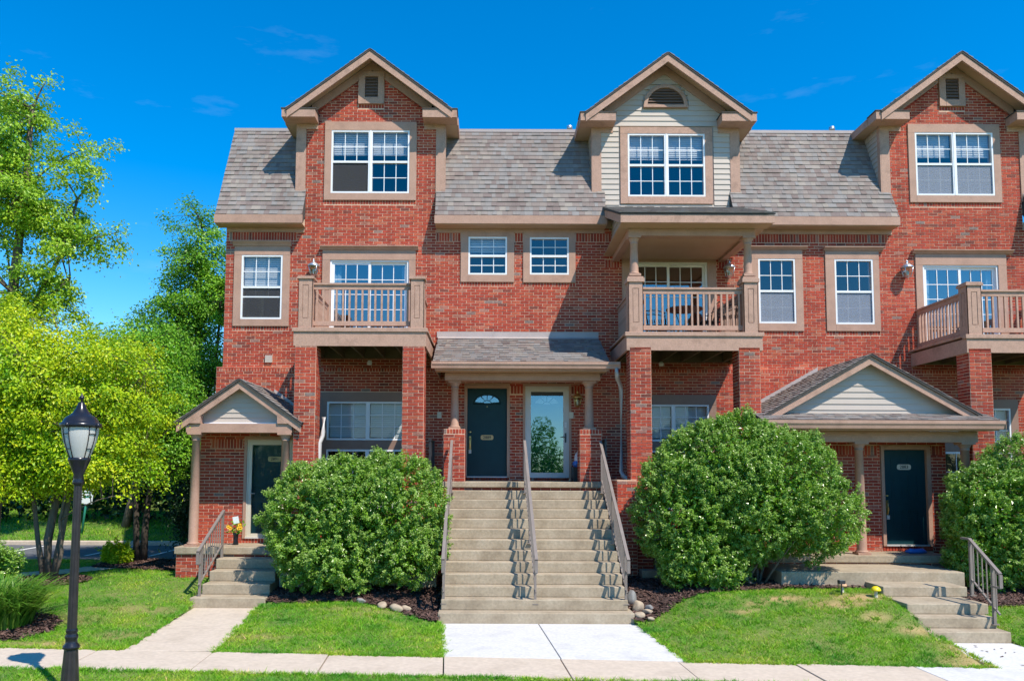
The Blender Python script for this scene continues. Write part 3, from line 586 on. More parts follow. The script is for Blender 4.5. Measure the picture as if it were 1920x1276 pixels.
def door(x0, x1, z0, z1, y, num=None, fanl=True, numz=None, handle=True, plain=False, cream=False):
    d = box('front_door', 'green_door', HOUSE, x0, x1, y, y + 0.045, z0, z1); w = x1 - x0; h = z1 - z0
    rows = ((0.10, 0.36), (0.42, 0.76)) if fanl else ((0.12, 0.36), (0.46, 0.74), (0.79, 0.93))
    for a, b in rows:
        for c, e in ((0.19, 0.43), (0.57, 0.81)):
            xa, xb, za, zb = x0 + w * c, x0 + w * e, z0 + h * a, z0 + h * b; t = 0.014
            mb = MB().box(xa, xb, y - 0.007, y + 0.001, za, za + t).box(xa, xb, y - 0.007, y + 0.001, zb - t, zb).box(xa, xa + t, y - 0.007, y + 0.001, za + t, zb - t).box(xb - t, xb, y - 0.007, y + 0.001, za + t, zb - t)
            mb.box(xa + 0.045, xb - 0.045, y - 0.005, y + 0.001, za + 0.045, zb - 0.045).build('panel', 'green_door', d)
    if fanl: fan(d, (x0 + x1) / 2, y - 0.001, z0 + h * 0.835, w * 0.31)
    if num: plaque(num, d, (x0 + x1) / 2 + 0.0, y, numz, cream=cream)
    if handle:
        hx = x0 + 0.065; mb = MB(); mb.lathe([(0.03, -0.012), (0.03, 0.012)], (hx, y - 0.012, z0 + 1.03), 14)
        mb.box(hx - 0.022, hx + 0.022, y - 0.012, y, z0 + 0.60, z0 + 0.93); mb.tube([(hx, y - 0.01, z0 + 0.90), (hx, y - 0.055, z0 + 0.86), (hx, y - 0.06, z0 + 0.74), (hx, y - 0.045, z0 + 0.67), (hx, y - 0.01, z0 + 0.63)], [0.012, 0.014, 0.014, 0.012, 0.01], 8)
        mb.build('handle', 'brass', d); box('lock_box', 'grey_frame', d, hx - 0.03, hx + 0.03, y - 0.04, y - 0.01, z0 + 0.53, z0 + 0.615)
        box('peephole', 'brass', d, (x0 + x1) / 2 - 0.008, (x0 + x1) / 2 + 0.008, y - 0.006, y, z0 + h * 0.79, z0 + h * 0.79 + 0.016)
    return d
def doorframe(d, x0, x1, z0, z1, fx0, fx1, fz1, y, mat='tan_trim'):
    for a, b, c, e in ((x0, fx0, z0, fz1), (fx1, x1, z0, fz1), (x0 + 0.001, x1 - 0.001, fz1, z1)): box('door_frame', mat, d, a, b, y - 0.03, y + 0.11, c, e)
    box('threshold', 'grey_frame', d, fx0, fx1, y - 0.035, y + 0.08, z0, z0 + 0.03)
d = door(-0.507, 0.417, 2.50, 4.551, -0.03, '2889', True, 3.405); doorframe(d, -0.572, 0.479, 2.47, 4.64, -0.51, 0.42, 4.555, -0.10)
d = door(8.44, 9.34, 1.10, 3.105, -1.55, '2883', False, 2.74, cream=True); doorframe(d, 8.37, 9.43, 1.07, 3.20, 8.437, 9.343, 3.11, -1.60)
def storm(x0, x1, z0, z1, y, mat, glass, inner_num, numz, hinge_left=True, fanl=True, cr=False):
    so = bpy.data.objects.new('storm_door', bpy.data.meshes.new('storm_door')); put(so, HOUSE); f = 0.10 if hinge_left else 0.075; fr = MB()
    fr.box(x0, x0 + f, y - 0.02, y + 0.02, z0, z1); fr.box(x1 - f, x1, y - 0.02, y + 0.02, z0, z1); fr.box(x0 + f, x1 - f, y - 0.02, y + 0.02, z1 - f, z1); fr.box(x0 + f, x1 - f, y - 0.02, y + 0.02, z0, z0 + f)
    for a, b, c, e in ((x0 - 0.03, x0 - 0.002, z0, z1 + 0.03), (x1 + 0.002, x1 + 0.03, z0, z1 + 0.03), (x0 - 0.002, x1 + 0.002, z1 + 0.002, z1 + 0.03)): fr.box(a, b, y - 0.03, y + 0.03, c, e)
    so.data = fr.mesh('storm_door', mat)
    box('pane', glass, so, x0 + f, x1 - f, y - 0.004, y + 0.004, z0 + f, z1 - f)
    hx = x1 - 0.05 if hinge_left else x0 + 0.05; mb = MB(); mb.box(hx - 0.018, hx + 0.018, y - 0.035, y - 0.02, z0 + 0.80, z0 + 1.02); mb.tube([(hx, y - 0.04, z0 + 0.93), (hx + (-0.11 if hinge_left else 0.11), y - 0.06, z0 + 0.93)], 0.009, 6); mb.build('handle', 'dark_metal' if hinge_left else 'grey_frame', so)
    inn = box('inner_door', 'green_door', so, x0 + 0.02, x1 - 0.02, y + 0.07, y + 0.11, z0, z1 - 0.02)
    if fanl:
        fan(so, (x0 + x1) / 2, y + 0.068, z0 + (z1 - z0) * 0.815, (x1 - x0) * 0.29, 'white_plastic'); box('screen_roll', 'iron', so, x0 + f, x1 - f, y - 0.012, y - 0.005, z1 - f - 0.09, z1 - f)
    if inner_num: plaque(inner_num, so, (x0 + x1) / 2 + (0.08 if not hinge_left else 0), y + 0.068, numz, 0.30, 0.11)
    return so
so = storm(0.877, 1.834, 2.49, 4.574, -0.09, 'grey_frame', 'mirror_glass', None, 3.4, True)
box('lock_keypad', 'white_plastic', so, 1.762, 1.81, -0.14, -0.11, 3.64, 3.76)
doorframe(so, 0.79, 1.92, 2.47, 4.66, 0.845, 1.866, 4.606, -0.10)
so = storm(-5.195, -4.265, 1.19, 3.24, -1.38, 'cream_frame', 'storm_glass', '2891', 2.86, False, False)
doorframe(so, -5.285, -4.175, 1.16, 3.33, -5.227, -4.233, 3.272, -1.4)
# ------------------------------------------------------------------ mansard roof
MS = np.array((0, 1.25, 2.58)); ML = float(np.linalg.norm(MS)); MSU = MS / ML
s_budget = 300
def mansard(xa, xb, single=False, felt_y=0.0):
    global s_budget
    r = MB().prism_x([(-0.345, 8.60), (0.905, 11.18), (1.1, 11.18), (1.1, 11.0), (0.1, 8.9), (-0.2, 8.45), (-0.345, 8.45)], xa, xb).build('mansard_roof', 'roof_felt', HOUSE)
    n = SH.plane((xa - 0.01, -0.352, 8.605), Xd, MSU, xb - xa + 0.02, ML, single=(r, s_budget) if single else None)
    if single: s_budget -= n
    box('ridge_flashing', 'flashing', r, xa - 0.01, xb + 0.01, 0.86, 0.93, 11.16, 11.235)
    box('fascia_board', 'tan_trim', r, xa - 0.02, xb + 0.02, -0.375, -0.346, 8.405, 8.60)
    box('soffit_board', 'soffit', r, xa - 0.01, xb + 0.01, -0.346, 0.0, 8.39, 8.41)
    box('frieze_board', 'tan_trim', r, max(xa, X0W) + 0.005, xb - 0.005, -0.03, 0.0, 8.285, 8.39)
mansard(-6.45, -4.42, True); mansard(-1.28, 2.74); mansard(5.76, 9.61); mansard(12.78, 14.2)
MB().prism_x([(0.9, 11.2), (7.0, 12.0), (9.2, 11.2), (9.2, 11.0), (0.95, 11.0)], -6.44, 14.2).build('upper_roof', 'roof_felt', HOUSE)
for x in (2.05, 8.83):
    p = MB().lathe([(0.055, 0), (0.055, 0.30), (0.075, 0.31), (0.075, 0.40), (0.06, 0.42)], (x, 1.3, 11.1), 14); p.build('vent_pipe', 'galvanised', HOUSE)

# ------------------------------------------------------------------ siding and gables
def boards(parent, z0, z1, expo, rng, y, holes=(), name='siding_board', mat='siding'):
    """lapped boards along X; rng(z) -> (x0, x1)"""
    z = z0
    while z < z1 - 0.02:
        h = min(expo, z1 - z); a, b = rng(z + h * 0.5); segs = [(a, b)] if b - a > 0.05 else []
        for (p, q, c, e) in holes:
            if c < z + h * 0.55 and z + h * 0.45 < e: segs = subtract(segs, p, q)
        for a, b in segs:
            if b - a > 0.03: MB().prism_x([(y + 0.01, z), (y - 0.024, z), (y - 0.024, z + 0.004), (y - 0.006, z + h + 0.012), (y + 0.01, z + h + 0.012)], a, b).build(name, mat, parent)
        z += expo
def side_boards(parent, x, z0, z1, expo, rng, sgn):
    z = z0
    while z < z1 - 0.02:
        h = min(expo, z1 - z); a, b = rng(z + h * 0.5)
        if b - a > 0.03: MB().prism_y([(x - sgn * 0.01, z), (x + sgn * 0.024, z), (x + sgn * 0.006, z + h + 0.01), (x - sgn * 0.01, z + h + 0.01)], a, b).build('siding_board', 'siding', parent)
        z += expo
def slope_board(name, mat, parent, x0, z0, x1, z1, t, y0, y1):
    return MB().prism_y([(x0, z0), (x1, z1), (x1, z1 - t), (x0, z0 - t)] if x0 < x1 else [(x1, z1), (x0, z0), (x0, z0 - t), (x1, z1 - t)], y0, y1).build(name, mat, parent)
def louvre_vent(parent, x0, x1, z0, z1, fx0, fx1, fz0, fz1, y):
    v = MB()
    n = 7
    for i in range(n): z = fz0 + (fz1 - fz0) * i / n; v.obox((fx0, y - 0.045, z), (fx1 - fx0, 0, 0), (0, 0.04, (fz1 - fz0) / n), (0, 0.006, -0.006))
    v.box(fx0, fx1, y + 0.0, y + 0.01, fz0, fz1)
    o = v.build('louvre_vent', 'louvre', parent)
    trim(o, x0, x1, z0, z1, fx0, fx1, fz0, fz1, y, 'tan_wood', 0.055)
def dormer(xc, zp, xl, xr, hw_rake, siding_front=False, zbot=9.10):
    sl = 0.75; hw = hw_rake + 0.17; hs_ = hw_rake + 0.06
    R = MB()
    for sg in (-1, 1):
        pts = [(xc, zp), (xc + sg * hs_, zp - sl * hs_), (xc + sg * hs_, zp - sl * hs_ - 0.05), (xc, zp - 0.05)]
        R.prism_y(pts if sg > 0 else pts[::-1], -0.47, 3.2)
    dr = R.build('dormer_roof', 'roof_felt', HOUSE)
    for sg in (-1, 1):
        q0 = np.array((xc + sg * hs_, -0.48, zp - sl * hs_ + 0.002)); S = np.array((-sg, 0, sl)); SH.plane(q0, (0, 1, 0), S, 3.0, hs_ * 1.25 - 0.01)
        e = xc + sg * hw_rake
        slope_board('rake_board', 'tan_wood', dr, xc, zp - 0.055, xc + sg * (hw_rake + 0.05), zp - 0.055 - sl * (hw_rake + 0.05), 0.175, -0.455, -0.41)
        slope_board('rake_soffit', 'soffit', dr, xc, zp - 0.052, xc + sg * (hs_ - 0.02), zp - 0.052 - sl * (hs_ - 0.02), 0.03, -0.409, -0.0)
        slope_board('rake_frieze', 'tan_trim', dr, xc, zp - 0.10, xc + sg * (hw_rake - 0.45), zp - 0.10 - sl * (hw_rake - 0.45), 0.22, -0.035, 0.0)
        xo = xc + sg * hw; xb = xl if sg < 0 else xr; xi = xb - sg * 0.50      # return box
        a, b = min(xo, xi), max(xo, xi); zt = zp - sl * hw_rake - 0.03
        box('eave_return', 'tan_wood', dr, a, b, -0.43, 0.0, zt - 0.205, zt - 0.012); box('return_cap', 'roof_felt', dr, a - 0.02, b + 0.02, -0.445, 0.0, zt - 0.012, zt + 0.012)
        a2, b2 = (xo, xb) if sg < 0 else (xb, xo)
        box('eave_board', 'tan_wood', dr, xo - 0.02 if sg < 0 else xo - 0.012, xo + 0.012 if sg < 0 else xo + 0.02, 0.0, 1.5, zt - 0.205, zt - 0.02)
        box('eave_soffit', 'soffit', dr, a2 + 0.012, b2 - 0.012, 0.0, 1.5, zt - 0.20, zt - 0.17)
        # corner board with its short frieze return
        bw = 0.205; a, b = (xl, xl + bw) if sg < 0 else (xr - bw, xr)
        box('corner_board', 'tan_wood', dr, a, b, -0.03, 0.03, zbot, zt - 0.206)
        c, e2 = (xl + bw, xl + 0.49) if sg < 0 else (xr - 0.49, xr - bw)
        box('frieze_board', 'tan_wood', dr, c, e2, -0.032, 0.0, zt - 0.33, zt - 0.206)
        x = xl if sg < 0 else xr
        MB().prism_x([(0.03, 9.36), (0.03, zt - 0.2), (0.80, zt - 0.2)], x + (0.012 if sg < 0 else -0.03), x + (0.03 if sg < 0 else -0.012)).build('cheek_wall', 'siding', dr)
        side_boards(dr, x, 9.36, zt - 0.2, 0.13, lambda z: (0.03, max(0.03, (z - 9.33) / 2.064)), sg)
        box('corner_board', 'tan_wood', dr, x - 0.028 if sg < 0 else x, x if sg < 0 else x + 0.028, -0.028, 0.10, zbot + 0.1, zt - 0.206)
        MB().box(x - 0.10 if sg < 0 else x - 0.02, x + 0.02 if sg < 0 else x + 0.10, -0.06, 0.02, zbot - 0.05, zbot).build('step_flashing', 'flashing', dr)
    return dr
for dx in (0, D3):
    dr = dormer(-2.86 + dx, 12.605, -4.64 + dx, -1.10 + dx, 1.90); louvre_vent(dr, -3.19 + dx, -2.57 + dx, 11.45, 12.25, -3.04 + dx, -2.71 + dx, 11.60, 12.14, 0.0)
dr = dormer(4.217, 12.55, 2.47, 5.98, 1.91)
W2 = MB()
wall_cells(W2, 2.50, 5.95, 8.6, 10.95, [(3.32, 5.16, 9.19, 10.74)], lambda a, b, c, d: W2.box(a, b, 0.01, 0.2, c, d)); W2.prism_y([(2.5, 10.95), (5.95, 10.95), (4.217, 12.25)], 0.01, 0.2)
dw = W2.build('dormer_wall', 'siding', HOUSE)
def d2r(z): hw = 1.58 if 9.2 < z < 10.75 else (1.5 if z <= 9.2 else (1.28 if z < 11.05 else max(0, (12.42 - z) / 0.75))); return (4.225 - hw, 4.225 + hw)
vh = [(4.235 - 0.56 * math.sqrt(max(0, 1 - ((z - 11.42) / 0.56) ** 2)), 4.235 + 0.56 * math.sqrt(max(0, 1 - ((z - 11.42) / 0.56) ** 2)), z - 0.066, z + 0.066) for z in (11.45, 11.58, 11.71, 11.84, 11.95)]
boards(dw, 8.85, 12.3, 0.13, d2r, 0.0, [(3.10, 5.38, 8.985, 10.93)] + [(a, b, c, d) for a, b, c, d in vh])
v = MB()
for i in range(6):
    z = 11.45 + i * 0.07; r = 0.43 * math.sqrt(max(0.02, 1 - ((z - 11.44) / 0.46) ** 2)); v.obox((4.235 - r, -0.06, z), (2 * r, 0, 0), (0, 0.05, 0.07), (0, 0.008, -0.008))
v.prism_y([(4.235 + 0.50 * math.cos(math.radians(k * 12)), 11.44 + 0.50 * math.sin(math.radians(k * 12))) for k in range(16)], -0.008, 0.005)
vo = v.build('louvre_vent', 'louvre', HOUSE)
A = [math.radians(k * 10) for k in range(19)]
ring = MB()
for a, b in zip(A, A[1:]): ring.prism_y([(4.235 + r * math.cos(t), 11.44 + r * 0.98 * math.sin(t)) for r, t in ((0.44, a), (0.525, a), (0.525, b), (0.44, b))], -0.075, 0.0)
ring.box(3.70, 4.77, -0.08, 0.0, 11.38, 11.44); ring.build('vent_frame', 'tan_wood', vo)

# ------------------------------------------------------------------ columns, posts, rails
def column(parent, x, y, z0, z1, r=0.09, name='column'):
    h = z1 - z0
    mb = MB().box(x - r * 1.45, x + r * 1.45, y - r * 1.45, y + r * 1.45, z0, z0 + 0.045).lathe([(r * 1.3, 0.045), (r * 1.36, 0.06), (r * 1.3, 0.075), (r * 1.12, 0.08), (r * 1.12, 0.09), (r * 1.06, 0.105), (r * 1.04, h * 0.35), (r * 0.86, h - 0.17), (r * 1.0, h - 0.165), (r * 1.0, h - 0.145), (r * 0.9, h - 0.14), (r * 0.95, h - 0.115), (r * 1.35, h - 0.055), (r * 1.4, h - 0.045)], (x, y, z0), 28)
    mb.box(x - r * 1.55, x + r * 1.55, y - r * 1.55, y + r * 1.55, z1 - 0.045, z1)
    return mb.build(name, 'tan_trim', parent)
def newel(parent, x0, x1, y0, y1, z0, z1, zc, col_base=False):
    mb = MB().box(x0 + 0.012, x1 - 0.012, y0 + 0.012, y1 - 0.012, z0, z1); w = x1 - x0; e = 0.085; t = 0.012
    # framed panels on the two sides that face out
    for (P, U, n) in (((x0, y0 + t, 0), (1, 0, 0), (0, -1, 0)), ((x0 + t, y1, 0), (0, -1, 0), (-1, 0, 0)), ((x1 - t, y0, 0), (0, 1, 0), (1, 0, 0))):
        P, U, n = Vector(P), Vector(U), Vector(n); W = w if U.x else y1 - y0
        for a, b, c, d, q in ((0, e, z0, z1, t), (W - e, W, z0, z1, t), (e, W - e, z0, z0 + 0.20, t), (e, W - e, z1 - 0.13, z1, t), (e + 0.014, W - e - 0.014, z0 + 0.214, z1 - 0.144, t * 0.8)):
            mb.obox(P + U * a + Vector((0, 0, c)), U * (b - a), (0, 0, d - c), n * q)
    c = zc - z1
    mb.box(x0 - 0.03, x1 + 0.03, y0 - 0.03, y1 + 0.03, z1, z1 + c * 0.55)
    xm, ym = (x0 + x1) / 2, (y0 + y1) / 2; hw = (x1 - x0) / 2
    mb.box(x0 - 0.012, x1 + 0.012, y0 - 0.012, y1 + 0.012, z1 + c * 0.55, z1 + c * 0.8)
    mb.add([(x0, y0, z1 + c * 0.8), (x1, y0, z1 + c * 0.8), (x1, y1, z1 + c * 0.8), (x0, y1, z1 + c * 0.8), (xm - hw * .5, ym - hw * .5, zc), (xm + hw * .5, ym - hw * .5, zc), (xm + hw * .5, ym + hw * .5, zc), (xm - hw * .5, ym + hw * .5, zc)], [(0, 1, 5, 4), (1, 2, 6, 5), (2, 3, 7, 6), (3, 0, 4, 7), (4, 5, 6, 7)])
    return mb.build('newel_post', 'tan_wood', parent)
_bal = None
def balusters(parent, p0, p1, z0, z1, n, half=0.019):
    global _bal
    key = round(z1 - z0, 3)
    if _bal is None or _bal[0] != key: _bal = (key, MB().box(-half, half, -half, half, 0, z1 - z0).mesh('baluster', 'tan_wood'))
    for i in range(n):
        t = (i + 0.5) / n; put(bpy.data.objects.new('baluster', _bal[1]), parent, (p0[0] + (p1[0] - p0[0]) * t, p0[1] + (p1[1] - p0[1]) * t, z0))
def balcony(x0, x1, pl, pr, zd, cap_h, n_front, y0=-2.2, post_h=1.035):
    deck = MB(); i = 0
    b = box('balcony', 'tan_wood', HOUSE, x0, x1, y0, y0 + 0.045, zd - 0.386, zd - 0.087, 0.004)      # front fascia is the balcony's own mesh
    box('fascia_board', 'tan_wood', b, x0, x0 + 0.045, y0 + 0.046, -0.01, zd - 0.386, zd - 0.087); box('fascia_board', 'tan_wood', b, x1 - 0.045, x1, y0 + 0.046, -0.01, zd - 0.386, zd - 0.087)
    y = y0 - 0.03
    while y < -0.12:
        box('deck_board', 'tan_wood', b, x0 - 0.03, x1 + 0.03, y, y + 0.135, zd - 0.086 if i == 0 else zd - 0.045, zd, 0.006); y += 0.14; i += 1
    n = 6
    for k in range(n):
        x = x0 + 0.2 + (x1 - x0 - 0.4) * k / (n - 1); box('joist', 'joist_wood', b, x - 0.02, x + 0.02, y0 + 0.05, -0.105, zd - 0.33, zd - 0.05)
    box('ledger_board', 'joist_wood', b, x0 + 0.05, x1 - 0.05, -0.104, -0.06, zd - 0.34, zd - 0.05)
    yp = y0 + 0.30
    for p in (pl, pr): newel(b, p[0], p[1], y0, yp, zd, zd + post_h, zd + cap_h)
    ym = y0 + 0.14
    box('top_rail', 'tan_wood', b, pl[1], pr[0], ym - 0.05, ym + 0.05, zd + 0.93, zd + 0.97); box('rail_apron', 'tan_wood', b, pl[1], pr[0], ym - 0.022, ym + 0.022, zd + 0.835, zd + 0.929)
    box('bottom_rail', 'tan_wood', b, pl[1], pr[0], ym - 0.03, ym + 0.03, zd + 0.066, zd + 0.16)
    balusters(b, (pl[1], ym), (pr[0], ym), zd + 0.16, zd + 0.835, n_front)
    for p in (pl, pr):
        xm = (p[0] + p[1]) / 2
        box('top_rail', 'tan_wood', b, xm - 0.05, xm + 0.05, yp, -0.01, zd + 0.93, zd + 0.97); box('rail_apron', 'tan_wood', b, xm - 0.022, xm + 0.022, yp, -0.01, zd + 0.835, zd + 0.929)
        box('bottom_rail', 'tan_wood', b, xm - 0.03, xm + 0.03, yp, -0.01, zd + 0.066, zd + 0.16)
        balusters(b, (xm, yp), (xm, -0.02), zd + 0.16, zd + 0.835, 15)
    return b
B1 = balcony(-4.088, -1.323, (-4.005, -3.704), (-1.66, -1.372), 5.588, 1.11, 15)
B2 = balcony(2.86, 5.70, (2.91, 3.215), (5.325, 5.62), 5.523, 1.205, 17, post_h=1.06)
B3 = balcony(9.955, 12.83, (10.0, 10.30), (12.47, 12.77), 5.50, 1.13, 17)

# roof over the middle balcony
pr = MB().prism_x([(0.0, 8.93), (-2.56, 7.945), (-2.56, 7.92), (0.0, 8.87)], 2.68, 5.90).build('balcony_roof', 'roof_felt', HOUSE)
SH.plane((2.67, -2.58, 7.945), Xd, (0, 2.56, 0.985), 3.24, 2.74)
box('fascia_board', 'tan_wood', pr, 2.70, 5.88, -2.55, -2.51, 7.745, 7.918)
box('beam', 'tan_trim', pr, 2.93, 5.60, -2.16, -1.94, 7.585, 7.74)
for xa, xb in ((2.93, 3.08), (5.45, 5.60)): box('beam', 'tan_trim', pr, xa, xb, -1.94, -0.02, 7.60, 7.74)
box('soffit_board', 'soffit', pr, 2.72, 5.86, -2.51, -2.16, 7.742, 7.76); box('ceiling', 'soffit', pr, 3.08, 5.45, -1.94, -0.01, 7.66, 7.69)
for xa, xb in ((2.70, 2.74), (5.84, 5.88)):
    MB().prism_x([(-2.51, 7.918), (-0.02, 8.875), (-0.02, 8.70), (-2.51, 7.745)], xa, xb).build('rake_board', 'tan_wood', pr)
for sg, xa in ((-1, 2.93), (1, 5.60)):
    MB().prism_x([(-2.1, 7.741), (-0.02, 7.741), (-0.02, 8.85), (-2.1, 8.07)], xa - 0.005 if sg > 0 else xa + 0.005, xa - 0.03 if sg > 0 else xa + 0.03).build('gable_panel', 'siding', pr)
    side_boards(pr, xa, 7.745, 8.75, 0.13, lambda z: (max(-2.1, (z - 8.86) / 0.385 - 0.0), -0.03), sg)
    box('soffit_board', 'soffit', pr, min(xa, xa + sg * 0.22), max(xa, xa + sg * 0.22), -2.15, -0.03, 7.742, 7.755)
column(pr, 3.062, -2.05, 5.523 + 1.205, 7.585, 0.085); column(pr, 5.473, -2.05, 5.523 + 1.205, 7.585, 0.085)

# ------------------------------------------------------------------ shed roof over the paired entrance
cp = MB().prism_x([(0.0, 5.76), (-1.72, 4.955), (-1.72, 4.93), (0.0, 5.70)], -1.20, 2.57).build('portico_roof', 'roof_felt', HOUSE)
SH.plane((-1.21, -1.73, 4.955), Xd, (0, 1.72, 0.805), 3.79, 1.80)
box('wall_flashing', 'flashing', cp, -1.24, 2.58, -0.03, 0.0, 5.755, 5.90); MB().prism_x([(0.0, 5.79), (-0.12, 5.735), (-0.12, 5.725), (0, 5.76)], -1.21, 2.57).build('apron_flashing', 'flashing', cp)
def gutter(parent, x0, x1, y, z0, z1, d=0.11):
    MB().prism_x([(y + d, z0), (y + 0.03, z0), (y + 0.02, z0 + (z1 - z0) * .35), (y, z0 + (z1 - z0) * .6), (y, z1), (y + 0.006, z1), (y + 0.008, z0 + (z1 - z0) * .62), (y + 0.03, z0 + (z1 - z0) * .38), (y + 0.038, z0 + 0.01), (y + d - 0.006, z0 + 0.01), (y + d - 0.006, z1), (y + d, z1)], x0, x1).build('gutter', 'tan_trim', parent)
    for x in (x0, x1): box('gutter_end', 'tan_trim', parent, x - 0.004, x + 0.004, y, y + d, z0, z1)
gutter(cp, -1.23, 2.79, -1.84, 4.80, 4.945)
box('fascia_board', 'tan_trim', cp, -1.17, 2.56, -1.728, -1.70, 4.76, 4.92)
box('soffit_board', 'soffit', cp, -1.15, 2.54, -1.70, -1.34, 4.765, 4.785)
box('beam', 'tan_trim', cp, -0.97, 2.43, -1.34, -0.95, 4.60, 4.76); box('ceiling', 'soffit', cp, -0.97, 2.43, -0.95, -0.10, 4.70, 4.73)
for xa, xb in ((-0.97, -0.85), (2.31, 2.43)): box('beam', 'tan_trim', cp, xa, xb, -0.949, -0.11, 4.60, 4.70)
for xa, xb in ((-1.17, -1.14), (2.51, 2.54)): MB().prism_x([(-1.70, 4.77), (-0.11, 4.77), (-0.11, 5.64), (-1.70, 4.91)], xa, xb).build('gable_panel', 'tan_trim', cp)
column(cp, -0.757, -1.13, 3.53, 4.60, 0.088); column(cp, 2.205, -1.13, 3.53, 4.60, 0.095)

# ------------------------------------------------------------------ gabled porticos
def gable_portico(xc, zp, hw, sl, y0, yw, zb, px0, px1, pent=False):
    R = MB()
    for sg in (-1, 1):
        pts = [(xc, zp), (xc + sg * hw, zp - sl * hw), (xc + sg * hw, zp - sl * hw - 0.04), (xc, zp - 0.04)]
        R.prism_y(pts if sg > 0 else pts[::-1], y0 - 0.04, yw)
    r = R.build('portico_roof', 'roof_felt', HOUSE); k = math.sqrt(1 + sl * sl)
    for sg in (-1, 1):
        SH.plane((xc + sg * (hw + 0.01), y0 - 0.05, zp - sl * hw + 0.001), (0, 1, 0), (-sg, 0, sl), yw - y0 + 0.05, hw * k - 0.005)
        slope_board('rake_board', 'tan_wood', r, xc, zp - 0.042, xc + sg * (hw - 0.02), zp - 0.042 - sl * (hw - 0.02), 0.165, y0, y0 + 0.04)
        slope_board('rake_soffit', 'soffit', r, xc, zp - 0.044, xc + sg * (hw - 0.03), zp - 0.044 - sl * (hw - 0.03), 0.03, y0 + 0.041, yw - 0.02)
        a, b = 0.07, 0.22
        slope_board('wall_flashing', 'flashing', r, xc + sg * 0.12, zp + 0.10 - sl * 0.12, xc + sg * (hw + 0.02), zp + 0.10 - sl * (hw + 0.02), 0.12, yw - 0.03, yw)
    return r
# left entrance
g9 = gable_portico(-5.15, 4.50, 1.30, 0.706, -2.30, -0.1, 3.59, -6.2, -4.1)
gl = lambda x, k: 4.50 - k - 0.706 * abs(x + 5.15)
for s, xo, xi in ((1, -6.42, -5.94), (-1, -3.88, -4.36)):
    MB().prism_y([(xo, 3.575), (xi, 3.575), (xi, gl(xi, 0.206)), (xo, gl(xo, 0.06))] if s > 0 else [(xi, 3.575), (xo, 3.575), (xo, gl(xo, 0.06)), (xi, gl(xi, 0.206))], -2.298, -2.16).build('rake_tail', 'tan_wood', g9)
    box('eave_board', 'tan_wood', g9, xo - 0.018, xo + 0.018, -2.16, -0.12, 3.575, 3.63)
    a, b = min(xo, xi), max(xo, xi); box('soffit_board', 'soffit', g9, a + 0.02, b - 0.02, -2.16, -0.12, 3.58, 3.595)
boards(g9, 3.60, 4.36, 0.105, lambda z: (-5.15 - (4.41 - z) / 0.706, -5.15 + (4.41 - z) / 0.706), -2.06)
MB().prism_y([(-6.3, 3.59), (-4.0, 3.59), (-5.15, 4.42)], -2.055, -2.03).build('gable_panel', 'siding', g9)
box('beam', 'tan_trim', g9, -6.24, -4.06, -2.26, -1.98, 3.39, 3.574); box('drip_strip', 'white_vinyl', g9, -5.93, -4.37, -2.10, -2.06, 3.575, 3.605)
box('ceiling', 'soffit', g9, -6.22, -4.08, -1.979, -1.41, 3.47, 3.50)
for x in (-6.22, -4.20): box('beam', 'tan_trim', g9, x, x + 0.12, -1.979, -1.41, 3.39, 3.47)
column(g9, -6.07, -2.13, 1.06, 3.39, 0.092); column(g9, -4.215, -2.13, 1.06, 3.39, 0.092)
MB().lathe([(0.03, 0), (0.03, 0.06)], (-6.50, -2.1, 3.60), 8).build('gutter_outlet', 'tan_trim', g9)
# right entrance, with a shingled pent below its gable
g8 = gable_portico(7.82, 5.04, 2.22, 0.566, -2.45, -0.1, 3.6, 5.7, 9.9)
boards(g8, 3.78, 4.90, 0.125, lambda z: (7.82 - (4.94 - z) / 0.566, 7.82 + (4.94 - z) / 0.566), -2.22)
MB().prism_y([(5.78, 3.78), (9.86, 3.78), (7.82, 4.95)], -2.215, -2.19).build('gable_panel', 'siding', g8)
MB().prism_x([(-2.20, 3.84), (-2.78, 3.665), (-2.78, 3.64), (-2.20, 3.78)], 5.45, 10.20).build('pent_roof', 'roof_felt', g8); SH.plane((5.44, -2.79, 3.668), Xd, (0, 0.58, 0.175), 4.77, 0.60)
gutter(g8, 5.42, 10.24, -2.90, 3.49, 3.655); box('fascia_board', 'tan_trim', g8, 5.46, 10.18, -2.785, -2.755, 3.46, 3.64)
box('soffit_board', 'soffit', g8, 5.47, 10.15, -2.755, -2.40, 3.465, 3.485); box('beam', 'tan_trim', g8, 5.72, 9.98, -2.40, -2.14, 3.24, 3.46); box('ceiling', 'soffit', g8, 5.75, 9.95, -2.139, -1.61, 3.34, 3.37)
for x in (5.9, 7.60, 9.78): column(g8, x, -2.27, 0.96, 3.24, 0.092)
MB().tube([(9.64, -2.22, 3.93), (9.98, -2.23, 3.70)], 0.03, 4).build('pier_flashing', 'flashing', g8)

